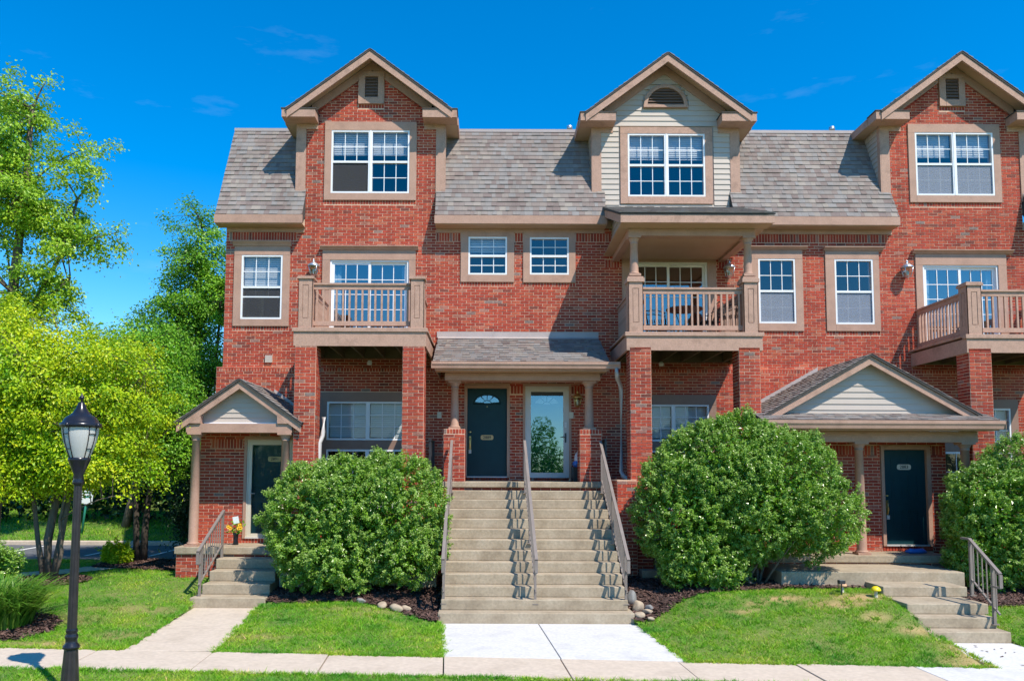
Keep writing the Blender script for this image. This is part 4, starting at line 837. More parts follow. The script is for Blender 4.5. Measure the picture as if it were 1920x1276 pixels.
# ------------------------------------------------------------------ lanterns, downspouts and small wall fittings
def lantern(x, z, y=-0.1, mat='galvanised', s=1.0):
    cy = y - 0.16 * s
    l = MB().lathe([(0.05, -0.02), (0.05, 0.02)], (x, y - 0.02, z + 0.02), 12); l.tube([(x, y, z + 0.02), (x, y - 0.08, z + 0.06), (x, cy, z + 0.20 * s)], 0.011, 8)
    for sg in range(4):
        a = math.pi / 4 + sg * math.pi / 2; l.tube([(x + 0.085 * s * math.cos(a), cy + 0.085 * s * math.sin(a), z - 0.12 * s), (x + 0.135 * s * math.cos(a), cy + 0.135 * s * math.sin(a), z + 0.08 * s)], 0.009, 6)
    l.lathe([(0.145 * s, 0.08 * s), (0.15 * s, 0.095 * s), (0.075 * s, 0.165 * s), (0.03 * s, 0.185 * s), (0.02 * s, 0.21 * s), (0.028 * s, 0.225 * s), (0.008 * s, 0.26 * s)], (x, cy, z), 16); l.lathe([(0.02 * s, -0.17 * s), (0.06 * s, -0.135 * s), (0.09 * s, -0.12 * s)], (x, cy, z), 16)
    lo = l.build('wall_lantern', mat, HOUSE)
    MB().lathe([(0.08 * s, -0.118 * s), (0.125 * s, 0.078 * s)], (x, cy, z), 8, False, False).build('lamp_glass', 'lamp_glass', lo); MB().lathe([(0.02, -0.10), (0.028, -0.02), (0.012, 0.03)], (x, cy, z), 10).build('bulb', 'frosted', lo)
    return lo
lantern(-4.16, 7.34, -0.006); lantern(5.66, 7.34, -0.006); lantern(9.86, 7.36, -0.006); lantern(2.05, 4.25, -0.11, 'brass', 0.9)
def downspout(pts, mat='downspout_metal'): return MB().tube(pts, 0.046, 10).build('downspout', mat, HOUSE)
downspout([(2.72, -1.79, 4.81), (2.72, -1.79, 4.70), (2.74, -1.70, 4.62), (2.86, -1.40, 4.48), (2.875, -1.36, 4.36), (2.87, -1.36, 2.62), (2.90, -1.42, 2.52), (3.0, -1.62, 2.44)])
downspout([(-3.53, -1.7, 3.75), (-3.53, -1.7, 3.45), (-3.54, -1.72, 3.35), (-3.58, -1.78, 3.2), (-3.58, -1.78, 0.7)], 'grey_frame')
box('wall_vent', 'siding', HOUSE, -5.285, -5.12, -0.05, 0.0, 5.15, 5.32)
for xx, zz in ((-1.21, 3.84), (1.87, 3.85)): box('doorbell_box', 'cream_frame', HOUSE, xx, xx + 0.10, -0.135, -0.1, zz, zz + 0.15)
for xx in (-2.75, 3.95): MB().lathe([(0.0, -0.07), (0.05, -0.06), (0.06, 0.0), (0.03, 0.04)], (xx, -0.5, 5.10), 10).build('flood_lamp', 'white_plastic', HOUSE)
so = SH.build('shingles', HOUSE); tag(so, kind='stuff')
# ------------------------------------------------------------------ the lie of the land
def s_walk(x): return -0.0164 * np.asarray(x, float) - 0.015
GX = np.array([-60, -14, -8, -5.6, -4.0, -2.4, -0.9, 2.6, 4.0, 5.5, 6.8, 7.6, 8.5, 10, 14, 60.])
GT = {  # height over GX at each Y (None = the pavement's own fall)
    -5.2: [0.25, 0.25, 0.20, 0.13, 0.11, 0.14, 0.03, 0.02, 0.26, 0.34, 0.38, 0.05, 0.12, 0.12, 0.1, 0.1],
    -6.2: [0.18, 0.18, 0.15, 0.10, 0.07, 0.06, 0.0, -0.02, 0.05, 0.08, 0.06, -0.1, -0.1, -0.08, -0.05, -0.05],
    -4.3: [0.32, 0.32, 0.29, 0.20, 0.16, 0.23, 0.10, 0.12, 0.45, 0.50, 0.50, 0.25, 0.25, 0.28, 0.3, 0.3],
    -3.4: [0.38, 0.38, 0.37, 0.33, 0.30, 0.36, 0.30, 0.40, 0.50, 0.52, 0.50, 0.42, 0.40, 0.40, 0.4, 0.4],
    -2.2: [0.42, 0.42, 0.42, 0.46, 0.42, 0.45, 0.45, 0.48, 0.50, 0.50, 0.50, 0.48, 0.45, 0.45, 0.45, 0.45]}
GY = np.array([-400, -30, -11.6, -11.5, -9.6, -8.3, -7.1, -6.2, -5.2, -4.3, -3.4, -2.2, 0.0, 4.9, 5.2, 9.0, 15.0, 40.0, 400])
rows = []
for y in GY:
    if y in GT: rows.append(np.array(GT[y]))
    elif y <= -11.6: rows.append(np.full(len(GX), -0.22))
    elif y <= -7: rows.append(s_walk(np.clip(GX, -14, 14)) - (0.0 if y > -9 else 0.02))
    else: rows.append(np.full(len(GX), {0.0: 0.42, 4.9: 0.40, 5.2: 0.50, 9.0: 0.95, 15.0: 1.3, 40.0: 1.5, 400: 1.5}[y]))
GZ = np.array(rows)
def gz(x, y):
    x = np.asarray(x, float); y = np.asarray(y, float)
    i = np.clip(np.searchsorted(GX, x) - 1, 0, len(GX) - 2); j = np.clip(np.searchsorted(GY, y) - 1, 0, len(GY) - 2)
    t = np.clip((x - GX[i]) / (GX[i + 1] - GX[i]), 0, 1); u = np.clip((y - GY[j]) / (GY[j + 1] - GY[j]), 0, 1); t = t * t * (3 - 2 * t); u = np.where(y < -7.1, u, u * u * (3 - 2 * u) * 0.5 + u * 0.5)
    return (GZ[j, i] * (1 - t) + GZ[j, i + 1] * t) * (1 - u) + (GZ[j + 1, i] * (1 - t) + GZ[j + 1, i + 1] * t) * u
def inpoly(x, y, poly):
    x = np.asarray(x); y = np.asarray(y); c = np.zeros(x.shape, bool); n = len(poly)
    for i in range(n):
        (x0, y0), (x1, y1) = poly[i], poly[(i + 1) % n]
        if y0 == y1: continue
        k = ((y0 > y) != (y1 > y)) & (x < (x1 - x0) * (y - y0) / (y1 - y0) + x0); c ^= k
    return c
WALK = [(-60, -8.25), (60, -8.25), (60, -7.12), (-60, -7.12)]
PATH_C = [(-0.84, -4.6), (2.54, -4.6), (2.80, -7.13), (-0.63, -7.13)]
PATH_L = [(-5.36, -3.8), (-4.14, -3.8), (-3.87, -7.13), (-5.16, -7.13)]
PATH_R = [(6.98, -5.7), (8.26, -5.7), (8.62, -7.13), (7.22, -7.13)]
STAIRS = [[(-0.87, -4.74), (2.53, -4.74), (2.53, -1), (-0.87, -1)], [(-5.44, -3.95), (-4.08, -3.95), (-4.08, -1), (-5.44, -1)], [(6.95, -5.85), (8.28, -5.85), (8.45, -4.4), (8.8, -3.8), (8.8, -2), (5.4, -2), (5.4, -3.75), (6.95, -3.8)]]
HOUSEP = [(-6.37, -2.35), (-4.1, -2.35), (-4.1, -2.3), (5.4, -2.3), (14.2, -2.3), (14.2, 9), (-6.4, 9)]
BEDS = [[(-4.07, -2.2), (-4.07, -3.9), (-3.6, -4.02), (-2.6, -4.08), (-1.9, -4.25), (-1.3, -4.65), (-0.84, -4.95), (-0.84, -2.2)],
        [(2.5, -4.85), (2.95, -4.70), (3.4, -4.35), (4.2, -4.1), (5.4, -4.02), (6.4, -3.98), (6.96, -3.92), (6.96, -3.4), (6.9, -2.2), (2.5, -2.2)],
        [(-8.75 + 0.85 * math.cos(a * math.pi / 6), -2.65 + 0.62 * math.sin(a * math.pi / 6)) for a in range(12)],
        [(-9.5, -6.95), (-7.4, -6.85), (-6.85, -6.7), (-6.72, -6.2), (-6.85, -5.6), (-7.2, -5.2), (-9.5, -4.8)],
        [(-8.9, -0.6), (-6.5, -1.3), (-6.5, 0.9), (-8.3, 1.0), (-9.1, 0.4)], [(8.3, -4.3), (9.5, -4.35), (14, -4.3), (14, -2.2), (8.8, -2.2)]]
SIDEWALK2 = [(-16, -5.6), (-12, -3.4), (-9.9, -1.6), (-9.25, -0.9), (-8.5, 0.5), (-8.2, 1.1), (-7.3, 1.15), (-8.1, -0.55), (-9.0, -1.9), (-9.8, -2.75), (-12, -4.6), (-16, -6.8)]
LOT = [(-60, 1.15), (-9.6, 1.25), (-9.0, 1.0), (-6.2, 1.0), (-6.2, 4.9), (-60, 4.9)]
HARD = [WALK, PATH_C, PATH_L, PATH_R, LOT] + STAIRS
fx = np.concatenate([[-400, -200, -100, -60, -40, -28, -20], np.arange(-16, 16.01, 0.16), [20, 28, 40, 60, 100, 200, 400]])
fy = np.concatenate([[-400, -200, -100, -60, -40, -25, -18, -14], np.arange(-11.8, 9.01, 0.16), [10, 12, 15, 20, 30, 45, 70, 120, 200, 400]])
XX, YY = np.meshgrid(fx, fy); ZZ = gz(XX, YY)
for p in HARD: ZZ = np.where(inpoly(XX, YY, p), ZZ - (0.09 if p is WALK or p is LOT else 0.25), ZZ)
ZZ = ZZ + RNG.normal(0, 0.006, ZZ.shape) * (np.abs(XX) < 16)
nx, ny = len(fx), len(fy); idx = np.arange(nx * ny).reshape(ny, nx)
F = np.stack([idx[:-1, :-1], idx[:-1, 1:], idx[1:, 1:], idx[1:, :-1]], -1).reshape(-1, 4)
o = bpy.data.objects.new('ground', np_mesh('ground', np.stack([XX, YY, ZZ], -1).reshape(-1, 3), F, 'soil_lawn', True)); put(o); tag(o, 'green lawn sloping up from the pavement to the townhouses', kind='structure')

DRY = [(6.3, -5.5, .25, .12, .8), (5.95, -4.95, .5, .2, .9), (6.45, -4.6, .4, .18, 1), (5.1, -4.65, .4, .12, 1), (4.6, -4.8, .2, .09, .7), (4.3, -5.1, .22, .12, .7), (6.75, -5.9, .3, .14, .8), (7.1, -7.0, .55, .22, .9), (-6.9, -5.4, .6, .35, .45), (-6.0, -4.6, .7, .25, .4), (-5.6, -6.3, .35, .3, .45), (-6.3, -6.9, .6, .12, .7), (7.0, -6.6, .25, .3, .6), (-3.6, -6.2, .5, .2, .35), (-2.3, -4.5, .7, .14, .4), (9.6, -5.8, .5, .2, .5)]
def dryness(x, y, jit=0.0):
    d = np.zeros(np.shape(x))
    for (cx, cy, rx, ry, k) in DRY: d = np.maximum(d, k * np.clip(1.5 - (np.sqrt(((x - cx) / rx) ** 2 + ((y - cy) / ry) ** 2) + jit), 0, 1))
    return d
o.data.attributes.new('dry', 'FLOAT', 'POINT').data.foreach_set('value', dryness(XX, YY, 0.15 * np.sin(XX * 9) * np.sin(YY * 11)).ravel().astype(np.float32))

# ------------------------------------------------------------------ pavement, walks, car park
def slab(parent, pts, zs, t, mat, name='concrete_slab'):
    """pts: four plan corners, zs: their top heights"""
    V = [(p[0], p[1], z - t) for p, z in zip(pts, zs)] + [(p[0], p[1], z) for p, z in zip(pts, zs)]
    return MB().add(V, [(3, 2, 1, 0), (4, 5, 6, 7), (0, 1, 5, 4), (1, 2, 6, 5), (2, 3, 7, 6), (3, 0, 4, 7)]).build(name, mat, parent, 0.008)
pv = MB().box(-15, 15, -8.2, -7.17, -0.5, -0.32).build('sidewalk', 'concrete'); tag(pv, 'pale concrete sidewalk of square panels along the lawn', kind='structure')
js = [-15.3, -13.7, -12.05, -10.4, -8.78, -7.14, -5.5, -3.88, -2.25, -0.63, 1.02, 2.68, 4.33, 6.0, 7.64, 9.3, 10.9, 12.6, 14.2]
for a, b in zip(js, js[1:]):
    sk = 0.06; z = lambda x: float(s_walk(x)) + 0.006
    dz = random.uniform(-0.006, 0.006)
    slab(pv, [(a + 0.008 + sk, -8.25), (b - 0.008 + sk, -8.25), (b - 0.008, -7.125), (a + 0.008, -7.125)], [z(a) + dz, z(b) + dz, z(b) + dz, z(a) + dz], 0.12, 'new_concrete' if a > 5.9 else 'old_walk')
wc = MB().box(-0.5, 2.4, -7.0, -4.8, -0.5, -0.4).build('entry_walk', 'concrete'); tag(wc, 'new white concrete walk below the wide staircase', kind='structure')
slab(wc, [(-0.63, -7.115), (1.02, -7.115), (0.855, -4.705), (-0.83, -4.705)], [float(s_walk(-0.63)) + 0.012, float(s_walk(1.02)) + 0.012, 0.006, 0.006], 0.4, 'new_concrete')
slab(wc, [(1.035, -7.115), (2.80, -7.115), (2.53, -4.705), (0.87, -4.705)], [float(s_walk(1.03)) + 0.012, float(s_walk(2.8)) + 0.012, 0.006, 0.006], 0.4, 'new_concrete')
wl = MB().box(-5.0, -4.1, -7.0, -4.0, -0.5, -0.4).build('entry_walk', 'concrete'); tag(wl, 'weathered beige concrete walk to the left steps', kind='structure')
zl = float(s_walk(-4.5)) + 0.012
slab(wl, [(-5.16, -7.115), (-3.87, -7.115), (-4.0, -5.55), (-5.255, -5.55)], [zl, zl, 0.09, 0.09], 0.4, 'old_walk'); slab(wl, [(-5.255, -5.54), (-4.0, -5.54), (-4.14, -3.92), (-5.36, -3.92)], [0.09, 0.09, 0.118, 0.118], 0.4, 'old_walk')
wr = MB().box(7.2, 8.3, -7.0, -5.9, -0.6, -0.5).build('entry_walk', 'concrete'); tag(wr, 'white concrete walk to the right steps', kind='structure')
zr = float(s_walk(7.9)) + 0.012; slab(wr, [(7.22, -7.115), (8.62, -7.115), (8.40, -6.3), (7.1, -6.3)], [zr, zr, -0.09, -0.09], 0.4, 'new_concrete'); slab(wr, [(7.1, -6.29), (8.40, -6.29), (8.26, -5.81), (6.98, -5.81)], [-0.09, -0.09, -0.058, -0.058], 0.4, 'new_concrete')
def sheet(name, poly, dz, mat, step=0.12, jitter=0.0):
    P = np.array(poly); xs = np.arange(P[:, 0].min(), P[:, 0].max() + step, step); ys = np.arange(P[:, 1].min(), P[:, 1].max() + step, step); X, Y = np.meshgrid(xs, ys)
    cx, cy = (X[:-1, :-1] + step / 2), (Y[:-1, :-1] + step / 2); keep = inpoly(cx, cy, poly); n = len(xs); idx = np.arange(X.size).reshape(X.shape)
    F = np.stack([idx[:-1, :-1], idx[:-1, 1:], idx[1:, 1:], idx[1:, :-1]], -1)[keep]
    Z = gz(X, Y) + dz + RNG.normal(0, jitter, X.shape) if jitter else gz(X, Y) + dz
    o = bpy.data.objects.new(name, np_mesh(name, np.stack([X, Y, Z], -1).reshape(-1, 3), F, mat, True)); return put(o)
o = MB().prism_z(LOT, 0.30, 0.415).build('parking_lot', 'asphalt'); tag(o, 'grey asphalt car park beyond the left lawn', kind='structure')
pl = o
for x in (-8.75, -10.4, -12.9, -15.5): box('parking_line', 'road_paint', pl, x, x + 0.10, 2.0, 4.85, 0.4155, 0.4195)
x = -60.0
kb = MB().box(-60, -6.2, 4.92, 5.14, 0.2, 0.53).build('kerb', 'old_walk', None, 0.02); tag(kb, 'concrete kerb along the far side of the car park', kind='structure')
o = sheet('side_path', SIDEWALK2, 0.02, 'old_walk', 0.1); tag(o, 'narrow concrete path winding behind the multi-stemmed tree', kind='structure')
o = MB().box(-300, 300, -22, -12.2, -0.4, -0.19).build('road', 'asphalt'); tag(o, 'asphalt street in front of the lawn', kind='structure'); MB().box(-300, 300, -12.2, -12.03, -0.4, -0.07).build('kerb_stone', 'old_walk', o)
BEDL = ['brown mulch bed under the left shrub', 'brown mulch bed under the big shrub', 'mulch ring round the multi-stemmed tree', 'mulch bed around the grassy lily clump', 'shaded mulch bed left of the porch', 'mulch bed under the right shrub']
for p, l in zip(BEDS, BEDL):
    o = sheet('mulch_bed', p, 0.03, 'mulch', 0.08, 0.012); tag(o, l, kind='structure')
# loose bark chips
N = 16000; cs = []
for p in BEDS:
    P = np.array(p); a = (P.max(0) - P.min(0)).prod(); n = int(900 * a) if a < 8 else int(700 * a); q = RNG.uniform(P.min(0), P.max(0), (n, 2)); q = q[inpoly(q[:, 0], q[:, 1], p)]; cs.append(q)
q = np.concatenate(cs); n = len(q); z = gz(q[:, 0], q[:, 1]) + 0.045
a = RNG.uniform(0, 6.28, n); L = RNG.uniform(0.015, 0.05, n); Wd = RNG.uniform(0.005, 0.014, n); tl = RNG.normal(0, 0.35, n)
d = np.stack([np.cos(a), np.sin(a), np.sin(tl)], 1) * L[:, None]; e = np.stack([-np.sin(a), np.cos(a), RNG.normal(0, 0.4, n)], 1) * Wd[:, None]; c = np.stack([q[:, 0], q[:, 1], z], 1)
V = np.stack([c - d - e, c + d - e, c + d + e, c - d + e], 1).reshape(-1, 3)
o = bpy.data.objects.new('bark_chips', np_mesh('bark_chips', V, np.arange(n * 4).reshape(-1, 4), 'mulch_chip')); put(o); tag(o, 'loose brown bark chips on the beds', 'mulch', kind='stuff')

# ------------------------------------------------------------------ concrete steps
def flight(label, loc, steps, back, side=None):
    """steps: (x0, x1, front y, top z, riser)"""
    t = empty('concrete_steps', loc, label, 'steps')
    for x0, x1, y, z, h in steps: box('step', 'step_concrete', t, x0, x1, y, back, z - h, z, 0.014)
    return t
H = 2.39 / 13
st = [(-0.87, 2.52, -4.70, H, H + 0.2)] + [(-0.835 + random.uniform(-.004, .004), 2.455 + random.uniform(-.004, .004), -4.70 + 0.28 * i, H * (i + 1), H) for i in range(1, 12)]
flight('wide weathered concrete staircase of twelve steps up to the paired doors', (0.8, -4.7, 0), st, -1.40)
flight('short flight of four concrete steps to the left porch', (-4.75, -3.9, 0.1), [(-5.44, -4.06, -3.92, 0.30, 0.36), (-5.36, -4.09, -3.52, 0.49, 0.19), (-5.37, -4.10, -3.12, 0.68, 0.19), (-5.38, -4.11, -2.74, 0.87, 0.19)], -2.34)
flight('low concrete steps with a broad upper platform to the right porch', (7.5, -5.8, -0.06), [(6.965, 8.27, -5.80, 0.11, 0.36), (6.96, 8.24, -5.50, 0.28, 0.17), (6.95, 8.30, -5.20, 0.45, 0.17), (6.94, 8.42, -4.43, 0.62, 0.17), (5.40, 8.78, -3.77, 0.79, 0.17 + 0.4)], -2.48)

# ------------------------------------------------------------------ metal handrails
def handrail(label, x, y0, z0, y1, z1, group=None, n=14, posts=(0.06, 0.5, 0.94), rise=0.86, x1=None, level=0.0, drop=0.22):
    """sloping rail from the low end (y0, ground z0) to the high end (y1, ground z1)"""
    x1 = x if x1 is None else x1
    t = empty('handrail', (x, y0, z0), label, 'railing', group); P = lambda s, dz: Vector((x + (x1 - x) * s, y0 + (y1 - y0) * s, z0 + (z1 - z0) * s + dz))
    def bar(name, a, b, w, h):
        d = (b - a); dn = d.normalized(); side = Vector((1, 0, 0)); nn = dn.cross(side).normalized(); nn = nn if nn.z > 0 else -nn
        MB().obox(a - side * w / 2 - nn * h / 2, d, side * w, nn * h).build(name, 'rail_metal', t)
    bar('top_rail', P(-0.03, rise), P(1.0, rise), 0.055, 0.035); bar('bottom_rail', P(0.03, 0.15), P(0.97, 0.15), 0.03, 0.025)
    a = P(-0.03, rise); box('rail_end', 'rail_metal', t, a.x - 0.025, a.x + 0.025, a.y - 0.02, a.y + 0.012, a.z - drop, a.z - 0.01)
    b = P(-0.03, rise - drop); c = P(posts[0], rise - drop); bar('rail_return', Vector((b.x, b.y, b.z)), Vector((b.x, c.y, b.z)), 0.03, 0.03)
    if level: bar('top_rail', P(1.0, rise), P(1.0, rise) + Vector((0, level, 0)), 0.055, 0.035)
    for s in posts: p = P(s, 0); box('post', 'rail_metal', t, p.x - 0.022, p.x + 0.022, p.y - 0.022, p.y + 0.022, p.z - 0.13, p.z + rise - 0.012); box('post_foot', 'rail_metal', t, p.x - 0.05, p.x + 0.05, p.y - 0.05, p.y + 0.05, p.z - 0.13, p.z - 0.115)
    for i in range(n):
        s = (i + 0.8) / (n + 0.6)
        if min(abs(s - q) for q in posts) < 0.02: continue
        p = P(s, 0.15); box('baluster', 'rail_metal', t, p.x - 0.008, p.x + 0.008, p.y - 0.008, p.y + 0.008, p.z, p.z + rise - 0.16)
    return t
G = 'handrails of the wide staircase'
yb, zb_, yt, zt = -4.56, H + 0.10, -1.48, 2.39 + 0.02
handrail('brown metal handrail on the left edge of the wide staircase', -0.79, yb, zb_, yt, zt, G, 24, x1=-0.80)
handrail('brown metal handrail down the middle of the wide staircase', 0.83, yb, zb_, yt, zt, G, 24, x1=0.77)
handrail('brown metal handrail on the right edge of the wide staircase', 2.43, yb, zb_, yt, zt, G, 24, x1=2.40)
handrail('short brown metal handrail beside the left porch steps', -5.32, -3.86, 0.34, -2.42, 1.0, None, 10, (0.08, 0.97), 0.80, x1=-5.36)
handrail('brown metal handrail beside the right porch steps', 8.17, -5.72, 0.20, -4.75, 0.66, None, 6, (0.22, 0.98), 0.82, x1=8.30, level=0.22)
def side_rail(label, x):
    t = empty('landing_railing', (x, -0.7, 2.39), label, 'railing', 'railings at the ends of the upper landing')
    for z, h in ((3.28, 0.035), (2.50, 0.025)): box('rail', 'dark_metal', t, x - 0.02, x + 0.02, -1.34, -0.14, z, z + h)
    for y in (-1.30, -0.18): box('post', 'dark_metal', t, x - 0.02, x + 0.02, y - 0.02, y + 0.02, 2.39, 3.28)
    for i in range(9): y = -1.19 + i * 0.118; box('baluster', 'dark_metal', t, x - 0.008, x + 0.008, y - 0.008, y + 0.008, 2.525, 3.28)
side_rail('dark metal railing at the left end of the upper landing', -1.28); side_rail('dark metal railing at the right end of the upper landing, by the downspout', 2.54)

# ------------------------------------------------------------------ street lamp
LX, LY = -4.74, -9.35; lz = float(gz(LX, LY)); t = empty('street_lamp', (LX, LY, lz), 'black fluted street lamp post with acorn-shaped glass lantern', 'street lamp')
def flute(prof, n=32, dep=0.06):
    V = []; F = []
    for r, z in prof:
        for i in range(n): a = 2 * math.pi * i / n; rr_ = r * (1 - dep * (i % 2)); V.append((LX + rr_ * math.cos(a), LY + rr_ * math.sin(a), z))
    for j in range(len(prof) - 1):
        for i in range(n): F.append((j * n + i, j * n + (i + 1) % n, (j + 1) * n + (i + 1) % n, (j + 1) * n + i))
    return MB().add(V, F)
flute([(0.105, lz - 0.05), (0.10, lz + 0.1), (0.072, lz + 0.54)], 28).build('post_base', 'lamp_post_black', t)
MB().lathe([(0.075, 0.53), (0.092, 0.545), (0.088, 0.57), (0.064, 0.60), (0.062, 0.64), (0.072, 0.66), (0.066, 0.69), (0.056, 0.71), (0.066, 0.73), (0.058, 0.76)], (LX, LY, lz), 28).build('base_collar', 'lamp_black', t)
flute([(0.052, lz + 0.75), (0.042, lz + 2.40)], 24, 0.09).build('post', 'lamp_post_black', t)
MB().lathe([(0.046, 2.38), (0.062, 2.40), (0.062, 2.43), (0.05, 2.45), (0.058, 2.47), (0.05, 2.50), (0.10, 2.62), (0.115, 2.66), (0.12, 2.67), (0.12, 2.695), (0.11, 2.70)], (LX, LY, lz), 28).build('lantern_cup', 'lamp_black', t)
g = MB().lathe([(0.108, 2.698), (0.14, 2.78), (0.172, 2.88), (0.192, 2.98), (0.198, 3.05)], (LX, LY, lz), 32).build('globe', 'frosted', t)
cg = MB()
for k in range(8):
    a = k * math.pi / 4 + (0.17 if k % 2 else -0.17); cg.tube([(LX + r * math.cos(a), LY + r * math.sin(a), lz + z) for r, z in ((0.113, 2.695), (0.145, 2.78), (0.178, 2.88), (0.198, 2.98), (0.205, 3.05))], 0.0055, 5)
for k in range(0, 8, 2):
    for r, z in ((0.152, 2.80), (0.196, 2.97)):
        a0, a1 = k * math.pi / 4 - 0.17, k * math.pi / 4 - math.pi / 4 + 0.17; cg.tube([(LX + r * math.cos(a0 + (a1 - a0) * s / 4), LY + r * math.sin(a0 + (a1 - a0) * s / 4), lz + z) for s in range(5)], 0.0045, 4)
cg.build('cage', 'lamp_black', t)
MB().lathe([(0.20, 3.045), (0.222, 3.05), (0.225, 3.09), (0.205, 3.10), (0.19, 3.12), (0.17, 3.155), (0.135, 3.185), (0.115, 3.195), (0.085, 3.225), (0.055, 3.275), (0.035, 3.33), (0.024, 3.345)], (LX, LY, lz), 36).build('cap', 'lamp_black', t)
MB().lathe([(0.012, 3.34), (0.012, 3.37), (0.028, 3.385), (0.03, 3.40), (0.018, 3.415), (0.01, 3.43), (0.004, 3.45)], (LX, LY, lz), 16).build('finial', 'lamp_black', t)
rs = MB()
for k in range(4):
    a = k * math.pi / 2 + math.pi / 4 + 0.6; c = (LX + 0.226 * math.cos(a), LY + 0.226 * math.sin(a), lz + 3.07); rs.lathe([(0.0, -0.03), (0.026, -0.02), (0.033, 0.0), (0.026, 0.02), (0.0, 0.03)], c, 10, cap=False)
rs.build('rosette', 'lamp_black', t)

# ------------------------------------------------------------------ small things
def ball(mb, c, r, sx=1, sy=1, sz=1, n=10, jit=0.0, seed=0):
    rg = random.Random(seed); V = []; F = []; m = n // 2
    for j in range(m + 1):
        th = math.pi * j / m
        for i in range(n):
            ph = 2 * math.pi * i / n; k = r * (1 + (rg.uniform(-jit, jit) if 0 < j < m else 0)); V.append((c[0] + sx * k * math.sin(th) * math.cos(ph), c[1] + sy * k * math.sin(th) * math.sin(ph), c[2] + sz * k * math.cos(th)))
    for j in range(m):
        for i in range(n): F.append((j * n + i, (j + 1) * n + i, (j + 1) * n + (i + 1) % n, j * n + (i + 1) % n))
    return mb.add(V, F, jit == 0)
def rock(x, y, r, label, mat='rock', sx=1.2, sz=0.7, seed=0):
    rg = random.Random(seed + 90); D_ = [(Vector((rg.gauss(0, 1), rg.gauss(0, 1), rg.gauss(0, 1))).normalized(), rg.uniform(0.62, 0.95)) for _ in range(9)]; mb = ball(MB(), (0, 0, 0), 1.0, n=18, jit=0.02, seed=seed)
    for i, v in enumerate(mb.v):      # chip flat faces off a sphere
        v = Vector(v)
        for d_, c_ in D_:
            k = v.dot(d_)
            if k > c_: v = v - d_ * (k - c_)
        mb.v[i] = (v.x * r * sx, v.y * r, v.z * r * sz)
    mb.sm = [True] * len(mb.f); o = bpy.data.objects.new('rock', mb.mesh('rock', mat)); o.rotation_euler = (rg.uniform(-.3, .3), rg.uniform(-.3, .3), rg.uniform(0, 3)); put(o, None, (x, y, float(gz(x, y)) + r * sz * 0.5 + 0.02)); tag(o, label, 'rock', 'loose rocks beside the wide staircase')
for i, (x, y, r, l, m_, sx, sz) in enumerate((
        (2.62, -4.62, 0.10, 'pale sandy rock at the foot of the staircase, nearest its bottom step', 'rock', 1.5, 0.7), (2.66, -4.25, 0.11, 'cream upright rock leaning by the right handrail foot', 'rock', 1.0, 1.2),
        (2.60, -3.95, 0.12, 'long grey-blue rock beside the third step on the right', 'grey_rock', 0.9, 1.3), (2.86, -4.30, 0.085, 'round grey rock right of the cream upright rock', 'grey_rock', 1.1, 0.9),
        (2.80, -4.48, 0.09, 'brown rock between the sandy rock and the grey one', 'rock', 1.4, 0.6), (2.78, -4.80, 0.06, 'small pale rock at the lawn corner right of the staircase', 'rock', 1.2, 0.6),
        (-1.62, -4.40, 0.10, 'largest cream rock at the lawn edge left of the staircase', 'rock', 1.5, 0.7), (-1.88, -4.30, 0.085, 'leftmost cream rock of the lawn edge left of the staircase', 'rock', 1.4, 0.7),
        (-1.45, -4.33, 0.075, 'right-hand tan rock of the lawn edge left of the staircase', 'rock', 1.3, 0.8), (-2.28, -4.15, 0.07, 'lone grey-blue rock in the shade under the left shrub', 'grey_rock', 1.3, 0.8))):
    rock(x, y, r, l, m_, sx, sz, i)
o = box('stone_edging', 'concrete', None, -4.05, -1.0, -3.05, -2.85, 0.3, 0.64, 0.02); tag(o, 'pale stone edging showing under the left shrub', 'edging')
o = box('patio_edge', 'step_concrete', None, 3.05, 5.9, -2.6, -2.3, 0.35, 0.66, 0.02); tag(o, 'low concrete patio edge behind the big shrub', 'edging')
# air conditioner by the brick pier
t = empty('air_conditioner', (3.72, -1.9, 0.66), 'grey air conditioner unit beside the brick pier, behind the big shrub', 'air conditioner')
box('casing', 'ac_grey', t, 3.40, 4.06, -2.22, -1.58, 0.60, 1.28, 0.02); box('lid', 'ac_grey', t, 3.38, 4.08, -2.24, -1.56, 1.281, 1.33, 0.015)
for i in range(14): box('grille_slat', 'dark_metal', t, 3.43 + i * 0.045, 3.445 + i * 0.045, -2.232, -2.221, 0.66, 1.24)
# vase of yellow flowers on the left porch
vx, vy, vz = -5.30, -1.80, 1.06
t = empty('flower_vase', (vx, vy, vz), 'dark vase of yellow flowers with a small pale-blue card on the left porch', 'flower vase')
MB().lathe([(0.055, 0), (0.06, 0.02), (0.045, 0.10), (0.055, 0.20), (0.07, 0.25), (0.06, 0.25)], (vx, vy, vz), 16).build('vase', 'lamp_black', t)
rg = random.Random(4); lf = MB(); 
for i in range(70):
    a, r, h = rg.uniform(0, 6.28), rg.uniform(0.02, 0.19), rg.uniform(0.24, 0.50); p = Vector((vx + r * math.cos(a), vy + r * math.sin(a) * .7, vz + h)); u = Vector((rg.gauss(0, 1), rg.gauss(0, 1), rg.gauss(0, 1))).normalized() * 0.05; w_ = Vector((rg.gauss(0, 1), rg.gauss(0, 1), rg.gauss(0, 1))).normalized() * 0.022; lf.add([p - u, p + w_, p + u, p - w_], [(0, 1, 2, 3)])
lf.build('leaves', 'mid_leaf', t)
